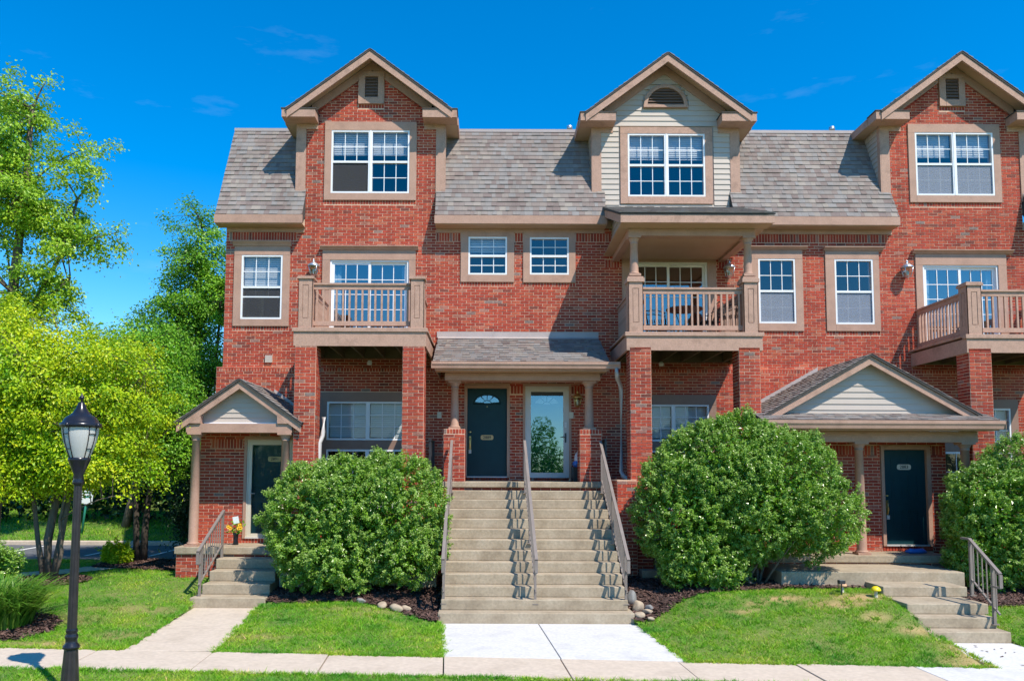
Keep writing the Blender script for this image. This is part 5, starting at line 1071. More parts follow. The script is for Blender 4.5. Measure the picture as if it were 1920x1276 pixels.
for fx_, fz_, n_ in ((-0.15, 0.43, 1), (0.15, 0.47, 1), (0.17, 0.41, 1), (0.12, 0.40, 1), (-0.10, 0.40, 1)):
    fl = MB(); c = Vector((vx + fx_ * 0.8, vy - 0.10, vz + fz_ * 0.9))
    for k in range(9): a = k * 0.698; fl.add([c, c + Vector((0.04 * math.cos(a - .3), -0.02, 0.04 * math.sin(a - .3))), c + Vector((0.05 * math.cos(a), -0.03, 0.05 * math.sin(a))), c + Vector((0.04 * math.cos(a + .3), -0.02, 0.04 * math.sin(a + .3)))], [(0, 1, 2, 3)])
    ball(fl, c + Vector((0, -0.015, 0)), 0.02, n=8); fl.build('flower', 'petal', t)
MB().obox((vx - 0.03, vy - 0.07, vz + 0.44), (0.12, 0.0, 0.02), (-0.03, 0.0, 0.14), (0, 0.004, 0)).build('card', 'sign_white', t)
# blue newspaper bag on the right porch
mb = MB(); pts = [(8.60, -2.05, 1.0), (8.68, -2.08, 1.015), (8.80, -2.06, 1.01), (8.92, -2.10, 1.02), (9.02, -2.09, 0.995)]; mb.tube(pts, [0.02, 0.055, 0.05, 0.055, 0.02], 9)
o = mb.build('newspaper_bag', 'blue_plastic'); tag(o, 'crumpled blue plastic newspaper bag in front of the right door', 'bag')
# sack in the corner of the upper landing
t = empty('sack', (1.98, -0.55, 2.39), 'white and blue sack on a dark box behind the right brick pedestal', 'bag'); box('box', 'iron', t, 1.90, 2.40, -0.75, -0.25, 2.39, 2.72)
ball(MB(), (2.06, -0.52, 2.90), 0.15, 0.8, 0.8, 1.35, 12, 0.07, 3).build('sack_top', 'white_plastic', t); ball(MB(), (2.03, -0.53, 2.79), 0.13, 1.0, 0.9, 0.8, 12, 0.06, 5).build('sack_base', 'blue_plastic', t)
# garden ornaments beside the right steps
def mushroom(x, y, mat, label, s):
    z = float(gz(x, y)); t = empty('mushroom_ornament', (x, y, z), label, 'ornament', 'mushroom ornaments by the right steps'); MB().lathe([(0.035 * s, 0), (0.028 * s, 0.06 * s), (0.03 * s, 0.13 * s)], (x, y, z), 12).build('stem', 'cream_frame', t); MB().lathe([(0.02 * s, 0.12 * s), (0.085 * s, 0.12 * s), (0.09 * s, 0.135 * s), (0.07 * s, 0.175 * s), (0.035 * s, 0.20 * s), (0.0, 0.205 * s)], (x, y, z), 16).build('cap', mat, t)
mushroom(6.72, -4.62, 'yellow_paint', 'bright yellow mushroom ornament in the grass by the right steps', 0.95); mushroom(6.28, -4.30, 'orange_clay', 'terracotta mushroom ornament behind the solar light', 0.9)
sx_, sy_ = 6.18, -4.50; sz_ = float(gz(sx_, sy_)); t = empty('solar_light', (sx_, sy_, sz_), 'small black solar stake light at the mulch edge', 'garden light'); MB().lathe([(0.012, 0), (0.012, 0.2)], (sx_, sy_, sz_), 8).build('stake', 'dark_metal', t); box('lamp_head', 'dark_metal', t, sx_ - 0.05, sx_ + 0.05, sy_ - 0.05, sy_ + 0.05, sz_ + 0.2, sz_ + 0.26); box('solar_panel', 'galvanised', t, sx_ - 0.04, sx_ + 0.04, sy_ - 0.04, sy_ + 0.04, sz_ + 0.2602, sz_ + 0.266)
# sign by the car park
gx, gy = -12.62, 6.3; g0 = float(gz(gx, gy)); t = empty('parking_sign', (gx, gy, g0), 'small white and green parking sign on a leaning green post', 'sign')
MB().tube([(gx - 0.06, gy, g0 - 0.1), (gx + 0.10, gy, g0 + 1.55)], 0.035, 6).build('post', 'sign_green', t)
MB().obox((gx - 0.10, gy - 0.05, g0 + 0.95), (0.36, 0, 0), (0.05, 0, 0.55), (0, -0.015, 0)).build('panel', 'sign_white', t)
for i, (w_, h_) in enumerate(((0.20, 0.035), (0.24, 0.05), (0.26, 0.06))): MB().obox((gx - 0.045 + 0.012 * i, gy - 0.068, g0 + 1.40 - i * 0.13), (w_, 0, 0), (0.004, 0, h_), (0, 0.002, 0)).build('lettering', 'sign_green', t)
# utility cover in the grass verge
o = MB().lathe([(0.28, -0.05), (0.28, 0.03), (0.25, 0.045), (0.0, 0.05)], (-5.45, -9.25, float(gz(-5.45, -9.25)) + 0.02), 20).build('utility_cover', 'utility_green'); tag(o, 'round pale green utility cover in the grass verge left of the lamp', 'cover')
# fallen leaves on the right walk
fl = MB(); rg = random.Random(12)
for i in range(16):
    lx, ly = rg.uniform(7.5, 8.5), rg.uniform(-7.0, -5.95); a = rg.uniform(0, 6.28); p = Vector((lx, ly, float(np.interp(ly, [-7.115, -6.3, -5.81], [zr, -0.09, -0.058])) + 0.006)); u = Vector((math.cos(a), math.sin(a), 0.1)) * 0.035; w_ = Vector((-math.sin(a), math.cos(a), 0.15)) * 0.014
    fl.add([p - u, p + w_, p + u, p - w_ + Vector((0, 0, 0.006))], [(0, 1, 2, 3)])
o = fl.build('fallen_leaves', 'mulch_chip'); tag(o, 'scattered dry brown leaves on the right walk', 'leaves', kind='stuff')
# balcony furniture
tx, ty, tz = 4.35, -1.1, 5.523; t = empty('bistro_table', (tx, ty, tz), 'dark round bistro table on the middle balcony', 'table')
MB().lathe([(0.38, 0.68), (0.40, 0.69), (0.40, 0.72), (0.38, 0.725)], (tx, ty, tz), 24).build('table_top', 'tabletop', t)
for k in range(3): a = k * 2.094 + 0.4; MB().tube([(tx + 0.30 * math.cos(a), ty + 0.30 * math.sin(a), tz), (tx + 0.10 * math.cos(a), ty + 0.10 * math.sin(a), tz + 0.35), (tx + 0.22 * math.cos(a), ty + 0.22 * math.sin(a), tz + 0.68)], 0.015, 6).build('leg', 'iron', t)
def chair(x, y, rot, label):
    t = empty('iron_chair', (x, y, tz), label, 'chair', 'iron chairs on the middle balcony'); cr, sr = math.cos(rot), math.sin(rot); Q = lambda a, b, c: (x + a * cr - b * sr, y + a * sr + b * cr, tz + c)
    for a, b in ((-0.19, -0.19), (0.19, -0.19), (-0.19, 0.19), (0.19, 0.19)): MB().tube([Q(a * 1.1, b * 1.1, 0), Q(a, b, 0.44)], 0.012, 6).build('leg', 'iron', t)
    s = MB(); 
    for k in range(9): s.tube([Q(-0.21, -0.20 + k * 0.05, 0.45), Q(0.21, -0.20 + k * 0.05, 0.45)], 0.011, 5)
    s.build('seat', 'iron', t); bk = MB(); bk.tube([Q(-0.2, 0.2, 0.44), Q(-0.21, 0.25, 0.72), Q(-0.14, 0.28, 0.90), Q(0, 0.29, 0.95), Q(0.14, 0.28, 0.90), Q(0.21, 0.25, 0.72), Q(0.2, 0.2, 0.44)], 0.013, 6)
    for k in range(-2, 3): bk.tube([Q(k * 0.075, 0.21, 0.46), Q(k * 0.05 + 0.03, 0.25, 0.70), Q(k * 0.06, 0.28, 0.90)], 0.008, 5)
    bk.build('backrest', 'iron', t)
    for sg in (-1, 1): MB().tube([Q(sg * 0.21, 0.24, 0.66), Q(sg * 0.24, 0.0, 0.66), Q(sg * 0.22, -0.18, 0.60), Q(sg * 0.19, -0.19, 0.44)], 0.011, 6).build('armrest', 'iron', t)
chair(3.75, -1.0, 1.35, 'black iron chair left of the bistro table'); chair(4.95, -0.9, -1.2, 'black iron chair right of the bistro table, near the door')
chair(5.22, -1.55, -2.2, 'black iron chair in the right corner of the middle balcony')
# ------------------------------------------------------------------ foliage
def unit_rows(a): return a / np.maximum(1e-9, np.linalg.norm(a, axis=1, keepdims=True))
def leaf_mesh(name, C, out, L, Wd, mat, rg, up=0.6, droop=0.3, spread=1.0, fold=0.22):
    """one folded leaf per point C; `out` = outward direction at the point"""
    n = len(C)
    nrm = unit_rows(out * 0.7 + np.array((0, 0, up)) + rg.normal(0, 0.55 * spread, (n, 3)))
    d = rg.normal(0, 1, (n, 3)) + out * 0.8 - np.array((0, 0, droop)); d = unit_rows(d - nrm * (d * nrm).sum(1, keepdims=True)); s = np.cross(nrm, d)
    L = L[:, None]; Wd = Wd[:, None]
    b = C; l = C + d * L * 0.5 + s * Wd * 0.5 + nrm * Wd * fold; t = C + d * L - nrm * L * 0.08; r = C + d * L * 0.5 - s * Wd * 0.5 + nrm * Wd * fold
    V = np.stack([b, l, t, r], 1).reshape(-1, 3); k = np.arange(n)[:, None] * 4
    F = np.concatenate([k + np.array((0, 1, 2)), k + np.array((0, 2, 3))], 1).reshape(-1, 3)
    return np_mesh(name, V, F, mat)
def lump(dirs, rg, k=9, amp=0.3):
    """smooth random bumps over directions"""
    c = unit_rows(rg.normal(0, 1, (k, 3))); a = rg.uniform(-1, 1, k)
    return 1 + amp * (np.exp(-((1 - dirs @ c.T) * 5)) * a).sum(1)
def crown_points(ells, n, rg, shell=0.45, amp=0.3):
    vol = np.array([e[3] * e[4] * e[5] for e in ells]); pick = rg.choice(len(ells), n, p=vol ** 0.8 / (vol ** 0.8).sum()); P = np.zeros((n, 3)); O = np.zeros((n, 3))
    for i, e in enumerate(ells):
        k = pick == i; m = k.sum(); d = unit_rows(rg.normal(0, 1, (m, 3))); r = rg.uniform(0, 1, m) ** shell * lump(d, rg, 10, amp)
        P[k] = np.array(e[:3]) + d * r[:, None] * np.array(e[3:6]); O[k] = unit_rows(d / np.array(e[3:6]))
    return P, O
def taper_tube(mb, pts, r0, r1, n=7):
    m = len(pts); mb.tube(pts, [r0 + (r1 - r0) * (i / (m - 1)) ** 0.8 for i in range(m)], n)
def bez(a, b, c, k=6): return [a * (1 - t) ** 2 + b * 2 * t * (1 - t) + c * t * t for t in [i / (k - 1) for i in range(k)]]
def tree(name, label, loc, stems, ells, n_cl, per, ls, sig, leaf, bark, seed, group=None, limbs=14, shell=0.45, flat=0.6, amp=0.3, droop=0.3, twigs=True, cat='tree', min_z=None):
    """stems: list of (points, r0, r1); crown: clusters of leaves round twig tips inside lumpy ellipsoids"""
    rg = np.random.default_rng(seed); t = empty(name, loc, label, cat, group); tb = MB()
    for pts, r0, r1 in stems: taper_tube(tb, [Vector(p) for p in pts], r0, r1, 9)
    P, O = crown_points(ells, n_cl, rg, shell, amp)
    if min_z is not None: k = P[:, 2] > min_z; P, O = P[k], O[k]
    # limbs towards well spread crown points
    far = [int(rg.integers(len(P)))]; dist = np.linalg.norm(P - P[far[0]], axis=1)
    for _ in range(limbs - 1): j = int(dist.argmax()); far.append(j); dist = np.minimum(dist, np.linalg.norm(P - P[j], axis=1))
    nodes = []; br = MB()
    for i, j in enumerate(far):
        tip = Vector(P[j]); pts, r0, r1 = min(stems, key=lambda s_: min((Vector(q) - tip).length for q in s_[0])); q = [Vector(p) for p in pts]
        b = min(q[2:] if len(q) > 3 else q[1:], key=lambda v: abs(v.z - (tip.z - 0.55 * (Vector((v.x, v.y, 0)) - Vector((tip.x, tip.y, 0))).length)))
        mid = b.lerp(tip, 0.45) + Vector((0, 0, 0.12 * (tip - b).length)); cv = bez(b, mid, b.lerp(tip, 0.93), 7); taper_tube(br, cv, r1 * 0.75, 0.012, 6); nodes += cv[1:]
    for pts, _, _ in stems: nodes += [Vector(p) for p in pts[len(pts) // 2:]]
    if twigs:
        NA = np.array([tuple(v) for v in nodes])
        for p in P[:: max(1, len(P) // 420)]:
            k = np.linalg.norm(NA - p, axis=1).argmin(); a = Vector(NA[k]); c = Vector(p); taper_tube(br, [a, a.lerp(c, 0.5) + Vector((0, 0, 0.04)), c], 0.013, 0.004, 3)
    tb.build('trunk', bark, t); br.build('branches', bark, t)
    n = len(P) * per; C = np.repeat(P, per, 0); Od = np.repeat(O, per, 0); off = rg.normal(0, 1, (n, 3)) * np.array((sig, sig, sig * flat)); off += Od * (rg.normal(0.1, 0.75, n) * sig)[:, None]; off[:, 2] -= 0.35 * sig * (off[:, :2] ** 2).sum(1) / (sig * sig)*0.3
    L = ls * rg.uniform(0.65, 1.25, n); me = leaf_mesh('crown', C + off, unit_rows(Od + unit_rows(off) * 0.5), L, L * rg.uniform(0.5, 0.75, n), leaf, rg, droop=droop)
    put(bpy.data.objects.new('crown', me), t); return t
V3 = Vector
# bright multi-stemmed maple on the left lawn
bx, by = -8.72, -2.6; bz = float(gz(bx, by))
tree('maple_tree', 'multi-stemmed tree with bright yellow-green crown beside the street lamp', (bx, by, bz),
     [([(bx - .05, by, bz), (bx - .10, by + .05, bz + .8), (bx + .02, by + .1, bz + 1.7), (bx - .1, by + .2, bz + 3.0), (bx - .05, by + .3, bz + 4.3)], 0.10, 0.045), ([(bx + .06, by, bz), (bx + .14, by + .1, bz + .9), (bx + .20, by + .3, bz + 2.0), (bx + .5, by + .5, bz + 3.2), (bx + .9, by + .6, bz + 4.2)], 0.075, 0.035),
      ([(bx - .12, by, bz), (bx - .30, by + .05, bz + .8), (bx - .42, by, bz + 1.8), (bx - .9, by, bz + 2.8), (bx - 1.3, by - .1, bz + 3.8)], 0.06, 0.025), ([(bx + .1, by - .05, bz), (bx + .24, by - .05, bz + .55), (bx + .20, by - .1, bz + 1.2), (bx + .5, by - .3, bz + 2.4)], 0.05, 0.02)],
     [(-9.3, -2.4, 4.5, 2.0, 1.9, 1.75), (-7.7, -2.2, 3.9, 1.15, 1.5, 1.55), (-9.6, -2.9, 3.2, 1.5, 1.4, 1.1), (-8.0, -2.7, 2.9, 0.95, 1.2, 0.9), (-10.7, -2.4, 4.3, 1.7, 1.7, 1.7), (-10.0, -2.8, 2.5, 1.1, 1.0, 0.8), (-8.75, -2.6, 2.75, 0.9, 1.0, 0.6), (-7.6, -2.5, 2.7, 0.75, 0.9, 0.65)],
     1500, 78, 0.068, 0.135, 'maple_leaf', 'bark', 3, limbs=20, flat=0.5, amp=0.4, droop=0.5, shell=0.38, min_z=2.15)
# tall open tree further left
tree('tall_tree', 'tall airy green tree rising against the sky at the far left', (-13.6, 3.2, 0.4),
     [([(-13.6, 3.2, .3), (-13.5, 3.2, 4), (-13.3, 3.2, 7.5), (-13.1, 3.2, 10.5), (-13.0, 3.2, 12.8)], 0.24, 0.06), ([(-13.5, 3.2, 5.0), (-12.8, 3.2, 7.0), (-12.0, 3.2, 8.6), (-11.6, 3.2, 10.2)], 0.10, 0.035), ([(-13.5, 3.2, 5.6), (-12.6, 3.0, 7.0), (-11.6, 3.0, 7.9)], 0.08, 0.03)],
     [(-13.5, 3.2, 12.4, 1.2, 1.2, 1.9), (-13.3, 3.2, 9.9, 1.55, 1.5, 1.5), (-11.75, 3.2, 11.1, 0.75, 0.85, 1.0), (-12.1, 3.2, 9.3, 0.95, 1.0, 0.75), (-11.0, 3.2, 8.95, 0.75, 0.7, 0.36), (-12.3, 3.0, 8.0, 0.9, 1.0, 0.5), (-14.4, 3.2, 10.6, 1.2, 1.5, 2.2), (-12.4, 3.1, 7.1, 1.2, 1.2, 0.55), (-13.9, 3.1, 7.0, 1.4, 1.2, 0.8)],
     400, 110, 0.10, 0.155, 'locust_leaf', 'bark', 5, limbs=34, flat=0.6, shell=0.5, amp=0.5)
# tree at the corner of the building
tree('narrow_tree', 'narrow dark green tree behind the building corner', (-9.4, 6.2, 0.6),
     [([(-9.4, 6.2, .5), (-9.3, 6.2, 3), (-9.25, 6.2, 6.0), (-9.2, 6.2, 8.6), (-9.2, 6.2, 10.4)], 0.16, 0.04), ([(-9.3, 6.2, 2.6), (-8.9, 6.2, 4.4), (-8.6, 6.2, 6.4), (-8.5, 6.2, 8.0)], 0.09, 0.03), ([(-9.3, 6.2, 3.2), (-9.8, 6.2, 5.0), (-10.0, 6.2, 6.8)], 0.07, 0.03)],
     [(-9.3, 6.2, 9.5, 0.95, 1.1, 1.6), (-9.2, 6.2, 7.8, 1.35, 1.3, 1.3), (-10.1, 6.2, 7.0, 0.85, 1.0, 1.0), (-9.3, 6.1, 6.1, 1.5, 1.3, 1.1), (-8.3, 6.2, 8.3, 0.6, 1.0, 1.6), (-9.5, 6.2, 4.6, 1.4, 1.2, 1.0)],
     560, 80, 0.09, 0.15, 'mid_leaf', 'dark_bark', 8, limbs=22, shell=0.45, amp=0.45)
# slim two-stemmed tree between car park and porch
tree('small_tree', 'slim twin-stemmed green tree in the shaded bed left of the porch', (-8.35, 0.6, 0.42),
     [([(-8.42, .6, .4), (-8.46, .6, 1.4), (-8.50, .6, 2.3), (-8.7, .6, 3.4), (-8.9, .6, 4.6)], 0.085, 0.03), ([(-8.27, .6, .4), (-8.24, .6, 1.3), (-8.14, .6, 2.3), (-7.9, .6, 3.4), (-7.6, .6, 4.4)], 0.10, 0.03), ([(-8.30, .6, 1.6), (-8.28, .6, 2.4), (-8.3, .6, 3.4), (-8.2, .6, 4.8)], 0.05, 0.02)],
     [(-8.5, .7, 4.6, 1.25, 1.3, 1.2), (-7.6, .5, 4.2, 0.95, 1.2, 1.2), (-8.9, .6, 3.6, 1.0, 1.1, 0.8), (-7.5, .6, 3.1, 0.75, 1.0, 0.9), (-8.1, .6, 5.6, 0.9, 1.0, 0.7)],
     620, 56, 0.072, 0.15, 'mid_leaf', 'dark_bark', 12, limbs=14, amp=0.35, droop=0.5)
tree('leaning_tree', 'young tree with a leaning bare trunk on the grass bank behind the car park', (-11.75, 7.3, 0.75),
     [([(-11.80, 7.3, .6), (-11.62, 7.3, 1.6), (-11.35, 7.3, 2.9), (-11.1, 7.4, 4.2), (-11.0, 7.5, 5.6)], 0.15, 0.05)],
     [(-11.2, 7.4, 5.2, 1.9, 1.6, 1.7), (-10.2, 7.3, 4.4, 1.3, 1.3, 1.2), (-12.6, 7.3, 4.5, 1.3, 1.3, 1.0), (-11.6, 7.2, 6.5, 1.4, 1.3, 1.1)], 700, 24, 0.14, 0.24, 'mid_leaf', 'bark', 15, limbs=12)
tree('evergreen_shrub', 'dark evergreen shrub in the shade beside the left porch', (-7.25, 1.2, 0.42), [([(-7.25, 1.2, .4), (-7.25, 1.2, 1.2), (-7.2, 1.2, 2.4)], 0.05, 0.02)],
     [(-7.3, 1.2, 1.5, 0.55, 0.5, 0.95), (-7.0, 1.2, 2.5, 0.5, 0.5, 0.9)], 420, 26, 0.07, 0.13, 'evergreen_leaf', 'dark_bark', 18, limbs=8, cat='shrub', droop=0.8)

# the wood behind the car park: trunks one can tell apart are trees, the rest is one mass
rg = np.random.default_rng(21)
ells = []
for i in range(30): x = -38 + i * 1.05 + rg.normal(0, .4); y = rg.uniform(11.5, 18); r = rg.uniform(1.6, 2.6); z = rg.uniform(3.5, 6.4); ells.append((x, y, z, r, r, rg.uniform(2.0, 3.2)))
for i in range(26): x = -38 + i * 1.2 + rg.normal(0, .4); y = rg.uniform(11, 13.0); ells.append((x, y, 2.2, 1.3, 1.0, 1.3))
P, O = crown_points(ells, 60000, rg, 0.4, 0.3)
L = rg.uniform(0.14, 0.28, len(P)); o = bpy.data.objects.new('woodland', leaf_mesh('woodland', P, O, L, L * 0.62, 'wood_leaf', rg)); put(o); tag(o, 'dense dark woodland behind the car park', 'woodland', kind='stuff')
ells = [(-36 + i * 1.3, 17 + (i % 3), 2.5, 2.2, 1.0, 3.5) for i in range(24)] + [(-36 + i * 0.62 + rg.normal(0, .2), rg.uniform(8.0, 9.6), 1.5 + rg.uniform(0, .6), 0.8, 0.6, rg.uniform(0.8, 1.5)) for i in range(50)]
P, O = crown_points(ells, 34000, rg, 0.5, 0.2); L = rg.uniform(0.14, 0.3, len(P)) * np.where(P[:, 1] > 13, 2.6, 1.0); o = bpy.data.objects.new('woodland_depth', leaf_mesh('woodland_depth', P, O, L, L * 0.7, 'evergreen_leaf', rg)); put(o); tag(o, 'woodland depth and understory behind the car park, leaves coloured dark as canopy shade', 'woodland', kind='stuff')  # shade under the canopy is put into the dark leaf colour
for i, (x, y, lab) in enumerate(((-13.9, 11.2, 'thin bare woodland trunk left of the parking sign'), (-11.4, 11.6, 'bare woodland trunk behind the leaning tree'), (-10.1, 11.0, 'bare woodland trunk right of the leaning tree'), (-16.4, 11.5, 'woodland trunk at the far left edge'))):
    z = float(gz(x, y)); t = empty('woodland_trunk', (x, y, z), lab, 'tree trunk', 'trunks at the edge of the wood'); mb = MB(); taper_tube(mb, [V3((x, y, z - .2)), V3((x + .1, y, z + 2)), V3((x + .25 * (-1) ** i, y, z + 5.5))], 0.13, 0.07, 8); mb.build('trunk', 'bark', t)
    mb = MB(); taper_tube(mb, [V3((x + .15, y, z + 3)), V3((x + .6, y + .2, z + 4.2)), V3((x + 1.0, y + .3, z + 5.2))], 0.05, 0.015, 5); mb.build('limb', 'bark', t)
# trees across the street, seen only in the door and window glass
rg = np.random.default_rng(31); ells = []
for i in range(44): x = -34 + i * 1.6 + rg.normal(0, .5); h = rg.uniform(4.2, 5.6) if i % 4 else rg.uniform(6.0, 7.4); ells.append((x, -52 + rg.uniform(-3, 3), h * 0.5, 1.7, 1.8, h * 0.55))
P, O = crown_points(ells, 70000, rg, 0.35, 0.3); L = rg.uniform(0.18, 0.34, len(P)); o = bpy.data.objects.new('street_trees', leaf_mesh('street_trees', P, O, L, L * 0.7, 'mid_leaf', rg)); put(o); tag(o, 'row of green trees across the street', 'trees', kind='stuff')

# ------------------------------------------------------------------ clipped shrubs in front of the building
def shrub(label, loc, ells, tufts, seed, ls=0.048, stems=9, min_z=0.33, leaf='shrub_leaf', core=0.82, per=44, group='clipped shrubs in front of the building'):
    """tufts of leaves on shoots that stand off an uneven, lumpy surface, dark gaps between them"""
    rg = np.random.default_rng(seed); t = empty('shrub', loc, label, 'shrub', group); A = np.array(ells)
    P, O = crown_points(ells, int(tufts * 2.2), rg, 0.02, 0.2); keep = np.ones(len(P), bool)
    for e in A: keep &= (((P - e[:3]) / e[3:6]) ** 2).sum(1) > 0.72
    keep &= P[:, 2] > min_z + rg.uniform(0, .2, len(P)); P, O = P[keep][:tufts], O[keep][:tufts]; ns = len(P)
    wob = 0.10 * np.sin(P[:, 0] * 5.1 + 2.0 * np.sin(P[:, 2] * 3.3 + seed)) * np.sin(P[:, 2] * 5.7 + P[:, 1] * 3.0) + 0.05 * np.sin(P[:, 0] * 11 + seed) * np.sin(P[:, 2] * 12.5)
    P = P + O * (wob + rg.uniform(-0.10, 0.05, ns))[:, None]
    sd = unit_rows(O * 0.75 + np.array((0, 0, 0.6)) + rg.normal(0, 0.3, (ns, 3))); ln = rg.uniform(0.10, 0.20, ns) * np.where(rg.uniform(0, 1, ns) < 0.05, 1.9, 1.0); n = ns * per
    s = rg.uniform(0, 1, n); ra = rg.normal(0, 1, (n, 3)); SD = np.repeat(sd, per, 0); ra = unit_rows(ra - SD * (ra * SD).sum(1, keepdims=True))
    C = np.repeat(P, per, 0) + SD * (np.repeat(ln, per) * (s - 0.45))[:, None] + ra * (0.045 * (1.15 - s) * rg.uniform(0.2, 1.3, n))[:, None]
    Od = unit_rows(ra * 0.8 + SD * (0.3 + s[:, None] * 0.6)); L = ls * rg.uniform(0.7, 1.3, n) * (1.15 - 0.35 * s)
    me = leaf_mesh('foliage', C, Od, L, L * rg.uniform(0.42, 0.58, n), leaf, rg, up=0.55, droop=0.0, spread=0.8)
    tp = np.clip(s - 0.25, 0, 1) * 1.5 * np.repeat(rg.uniform(0.25, 1.0, ns), per); me.attributes.new('tip', 'FLOAT', 'POINT').data.foreach_set('value', np.repeat(np.clip(tp, 0, 0.9), 4).astype(np.float32)); put(bpy.data.objects.new('foliage', me), t)
    P2, O2 = crown_points([(e[0], e[1], e[2], e[3] * core, e[4] * core, e[5] * core) for e in ells], tufts * 6, rg, 0.25, 0.1); k = P2[:, 2] > min_z + 0.05; P2, O2 = P2[k], O2[k]; L = rg.uniform(0.06, 0.11, len(P2)); put(bpy.data.objects.new('inner_foliage', leaf_mesh('inner_foliage', P2, O2, L, L * 0.6, leaf, rg)), t)
    b = MB(); cx, cy = loc[0], loc[1]
    for k in range(stems):
        a = rg.uniform(0, 6.28); e = A[rg.integers(len(A))]; tip = V3((e[0] + rg.normal(0, .4) * e[3], e[1] + rg.normal(0, .3) * e[4], e[2] + rg.uniform(-.2, .5) * e[5])); base = V3((cx + 0.22 * math.cos(a), cy + 0.16 * math.sin(a), loc[2] - .05)); taper_tube(b, bez(base, base.lerp(tip, .45) + V3((0, 0, .25)), tip, 7), 0.028, 0.008, 6)
    b.build('stems', 'bark', t); return t
shrub('rounded green shrub between the left steps and the wide staircase', (-2.55, -3.2, 0.33), [(-3.07, -3.25, 1.70, 1.15, 0.95, 1.15), (-1.90, -3.2, 1.8, 1.15, 0.95, 1.15), (-2.6, -3.25, 2.05, 1.15, 0.9, 0.95), (-3.0, -3.3, 1.1, 1.1, 0.9, 0.7), (-1.75, -3.25, 1.15, 0.85, 0.85, 0.7), (-2.7, -3.5, 0.85, 1.0, 0.6, 0.5)], 2500, 41)
shrub('largest domed green shrub right of the wide staircase', (4.9, -3.5, 0.5), [(4.5, -3.35, 2.45, 1.35, 1.0, 1.36), (5.2, -3.4, 2.2, 1.4, 1.05, 1.22), (3.85, -3.35, 1.95, 0.95, 0.9, 1.35), (3.95, -3.4, 1.05, 0.85, 0.8, 0.7), (6.02, -3.5, 1.75, 0.86, 0.85, 0.72), (4.0, -3.6, 0.85, 0.75, 0.6, 0.5)], 3200, 42, stems=18)
shrub('green shrub at the right edge of the picture, beside the right steps', (10.0, -3.2, 0.4), [(9.72, -3.2, 1.7, 0.95, 0.9, 1.15), (10.6, -3.2, 2.05, 1.2, 0.9, 1.25), (11.8, -3.2, 1.9, 1.2, 0.9, 1.2), (9.9, -3.2, 1.0, 1.1, 0.8, 0.65)], 2500, 43)
shrub('low twiggy green bush behind the lily clump at the left edge', (-9.3, -4.2, 0.3), [(-9.35, -4.2, 0.8, 0.8, 0.65, 0.58), (-10.2, -4.2, 0.85, 0.9, 0.65, 0.6)], 560, 44, ls=0.055, min_z=0.25, group=None)
shrub('small yellowish bush at the foot of the twin-stemmed tree', (-8.65, 0.15, 0.42), [(-8.65, 0.15, 0.62, 0.35, 0.3, 0.25)], 110, 45, ls=0.06, min_z=0.4, leaf='maple_leaf', group=None)
def lilies(label, cx, cy, rx, ry, n, hgt, seed):
    rg = np.random.default_rng(seed); t = empty('lily_clump', (cx, cy, float(gz(cx, cy))), label, 'plant'); k = 5
    a = rg.uniform(0, 6.28, n); r = np.sqrt(rg.uniform(0, 1, n)); bx_ = cx + rx * 0.8 * r * np.cos(a); by_ = cy + ry * 0.8 * r * np.sin(a); bz_ = gz(bx_, by_)
    d = np.stack([np.cos(a), np.sin(a)], 1) * (0.3 + 0.7 * r[:, None]) + rg.normal(0, .45, (n, 2)); H_ = hgt * rg.uniform(.6, 1.15, n); R_ = hgt * rg.uniform(.35, .85, n); w = rg.uniform(.010, .018, n); V = []
    side = np.stack([-d[:, 1], d[:, 0]], 1); side /= np.maximum(1e-6, np.linalg.norm(side, axis=1, keepdims=True))
    for j in range(k):
        s = j / (k - 1); px = bx_ + d[:, 0] * R_ * s ** 1.4; py = by_ + d[:, 1] * R_ * s ** 1.4; pz = bz_ + H_ * (1.75 * s - 1.05 * s * s) ; ww = w * (1 - s ** 2) + .001
        V.append(np.stack([px - side[:, 0] * ww, py - side[:, 1] * ww, pz], 1)); V.append(np.stack([px + side[:, 0] * ww, py + side[:, 1] * ww, pz], 1))
    V = np.stack(V, 1).reshape(-1, 3); i0 = np.arange(n)[:, None, None] * (2 * k); f = np.array([(2 * j, 2 * j + 1, 2 * j + 3, 2 * j + 2) for j in range(k - 1)])
    put(bpy.data.objects.new('leaves', np_mesh('leaves', V, (i0 + f[None]).reshape(-1, 4), 'lily_leaf')), t)
lilies('arching grass-like lily clump by the pavement at the left edge', -7.85, -5.95, 0.8, 0.75, 1800, 0.85, 51)

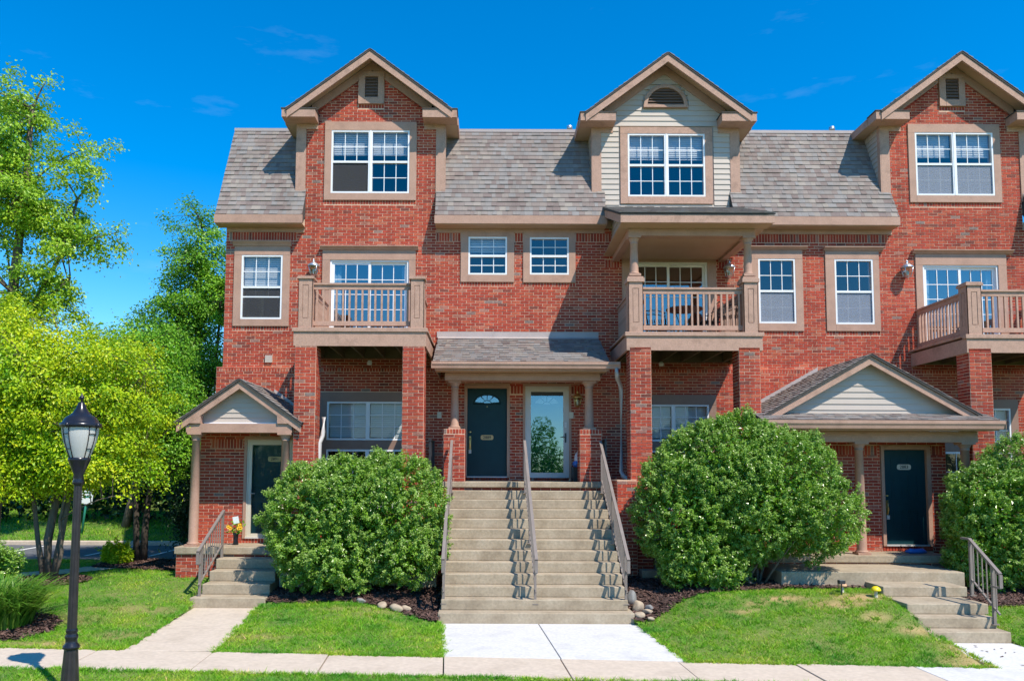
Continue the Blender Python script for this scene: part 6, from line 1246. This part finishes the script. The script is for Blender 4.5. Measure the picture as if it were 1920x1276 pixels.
# ------------------------------------------------------------------ lawn
def blades(name, label, rects, seed, exclude, far=False, tufts=None):
    rg = np.random.default_rng(seed); Q = []
    for (xa, xb, ya, yb, den) in rects: Q.append(np.stack([rg.uniform(xa, xb, int((xb - xa) * (yb - ya) * den)), rg.uniform(ya, yb, int((xb - xa) * (yb - ya) * den))], 1))
    q = np.concatenate(Q); m = np.ones(len(q), bool)
    for p in exclude: m &= ~inpoly(q[:, 0], q[:, 1], p)
    q = q[m]
    dry = dryness(q[:, 0], q[:, 1], rg.normal(0, .22, len(q)))
    m = rg.uniform(0, 1, len(q)) > dry * 0.75; q, dry = q[m], dry[m]; n = len(q); sc = 1.8 if far else 1.0
    pn = np.sin(q[:, 0] * 2.1 + np.sin(q[:, 1] * 1.7) * 1.5) * np.sin(q[:, 1] * 2.6 + q[:, 0]) ; h = rg.uniform(.022, .062, n) * (1 + .3 * pn) * sc * (1 - .4 * dry); w = rg.uniform(.004, .0075, n) * sc; a = rg.uniform(0, 6.28, n); z = gz(q[:, 0], q[:, 1]) - .008
    ln = rg.normal(0, .95, (n, 2)) * h[:, None]; c = np.stack([q[:, 0], q[:, 1], z], 1); s = np.stack([np.cos(a) * w, np.sin(a) * w, np.zeros(n)], 1)
    if tufts is not None:      # coarser weeds and uncut tufts, ragged edges along the walks
        k = len(tufts); m_ = k * 16; tq = np.repeat(tufts[:, :2], 16, 0) + rg.normal(0, .022, (m_, 2)); th = np.repeat(tufts[:, 2], 16) * rg.uniform(.5, 1.1, m_); ta = rg.uniform(0, 6.28, m_); tw = rg.uniform(.005, .009, m_); tl = rg.normal(0, .8, (m_, 2)) * th[:, None]
        tc = np.stack([tq[:, 0], tq[:, 1], gz(tq[:, 0], tq[:, 1]) - .005], 1); ts = np.stack([np.cos(ta) * tw, np.sin(ta) * tw, np.zeros(m_)], 1)
        c = np.concatenate([c, tc]); s = np.concatenate([s, ts]); ln = np.concatenate([ln, tl]); h = np.concatenate([h, th]); dry = np.concatenate([dry, np.zeros(m_)]); n = len(c)
    V = np.stack([c - s, c + s, c + np.stack([ln[:, 0], ln[:, 1], h], 1)], 1).reshape(-1, 3)
    me = np_mesh(name, V, np.arange(n * 3).reshape(-1, 3), 'grass_blade'); at = me.attributes.new('dry', 'FLOAT', 'POINT'); at.data.foreach_set('value', np.repeat(dry, 3).astype(np.float32))
    o = bpy.data.objects.new(name, me); put(o); tag(o, label, 'grass', kind='stuff'); return n
EX = [WALK, PATH_C, PATH_L, PATH_R, LOT, SIDEWALK2, HOUSEP] + STAIRS + BEDS
rg = np.random.default_rng(77); tq = np.stack([rg.uniform(-11, 10, 1500), rg.uniform(-7.1, -4.0, 1500), rg.uniform(.05, .10, 1500)], 1); m = np.ones(1500, bool)
for p in EX: m &= ~inpoly(tq[:, 0], tq[:, 1], p)
edge = []
for p in (PATH_C, PATH_L, PATH_R, [(-11, -7.12), (10, -7.12)], [(-9, -8.25), (7, -8.25)]):
    for (xa, ya), (xb, yb) in zip(p, p[1:] + p[:1]):
        k = int(math.hypot(xb - xa, yb - ya) * 26); u = rg.uniform(0, 1, k); edge.append(np.stack([xa + (xb - xa) * u + rg.normal(0, .022, k), ya + (yb - ya) * u + rg.normal(0, .022, k), rg.uniform(.025, .07, k)], 1))
edge = np.concatenate(edge)
for p in STAIRS: edge = edge[~inpoly(edge[:, 0], edge[:, 1], [(x * 1.0, y - 0.12) for x, y in p])]
edge = edge[~inpoly(edge[:, 0], edge[:, 1], [(a_[0] * 1.0 + d_, a_[1] + e_) for a_, d_, e_ in zip(PATH_C, (.08, -.08, -.08, .08), (0, 0, -.2, -.2))])]
k1 = (np.abs(edge[:, 1] + 7.125) < .1) & ((inpoly(edge[:, 0], edge[:, 1] + .15, PATH_C)) | inpoly(edge[:, 0], edge[:, 1] + .15, PATH_L) | inpoly(edge[:, 0], edge[:, 1] + .15, PATH_R)); edge = edge[~k1]
n1 = blades('lawn_grass', 'short green lawn grass with straw-coloured patches', [(-11.5, 13.5, -7.14, -4.0, 3000), (-13, -5.3, -4.0, 1.0, 1500), (8.4, 13.5, -4.0, -2.3, 800), (-8.5, 6, -9.8, -8.22, 3200), (6, 10, -9.8, -8.22, 500), (-4.1, 7, -4.3, -3.8, 1500)], 61, EX, tufts=np.concatenate([tq[m], edge]))
n2 = blades('bank_grass', 'longer grass on the bank behind the car park', [(-24, -6.5, 5.15, 11.5, 420)], 62, [], True)
EX2 = [WALK, PATH_C]
print('blades', n1, n2)
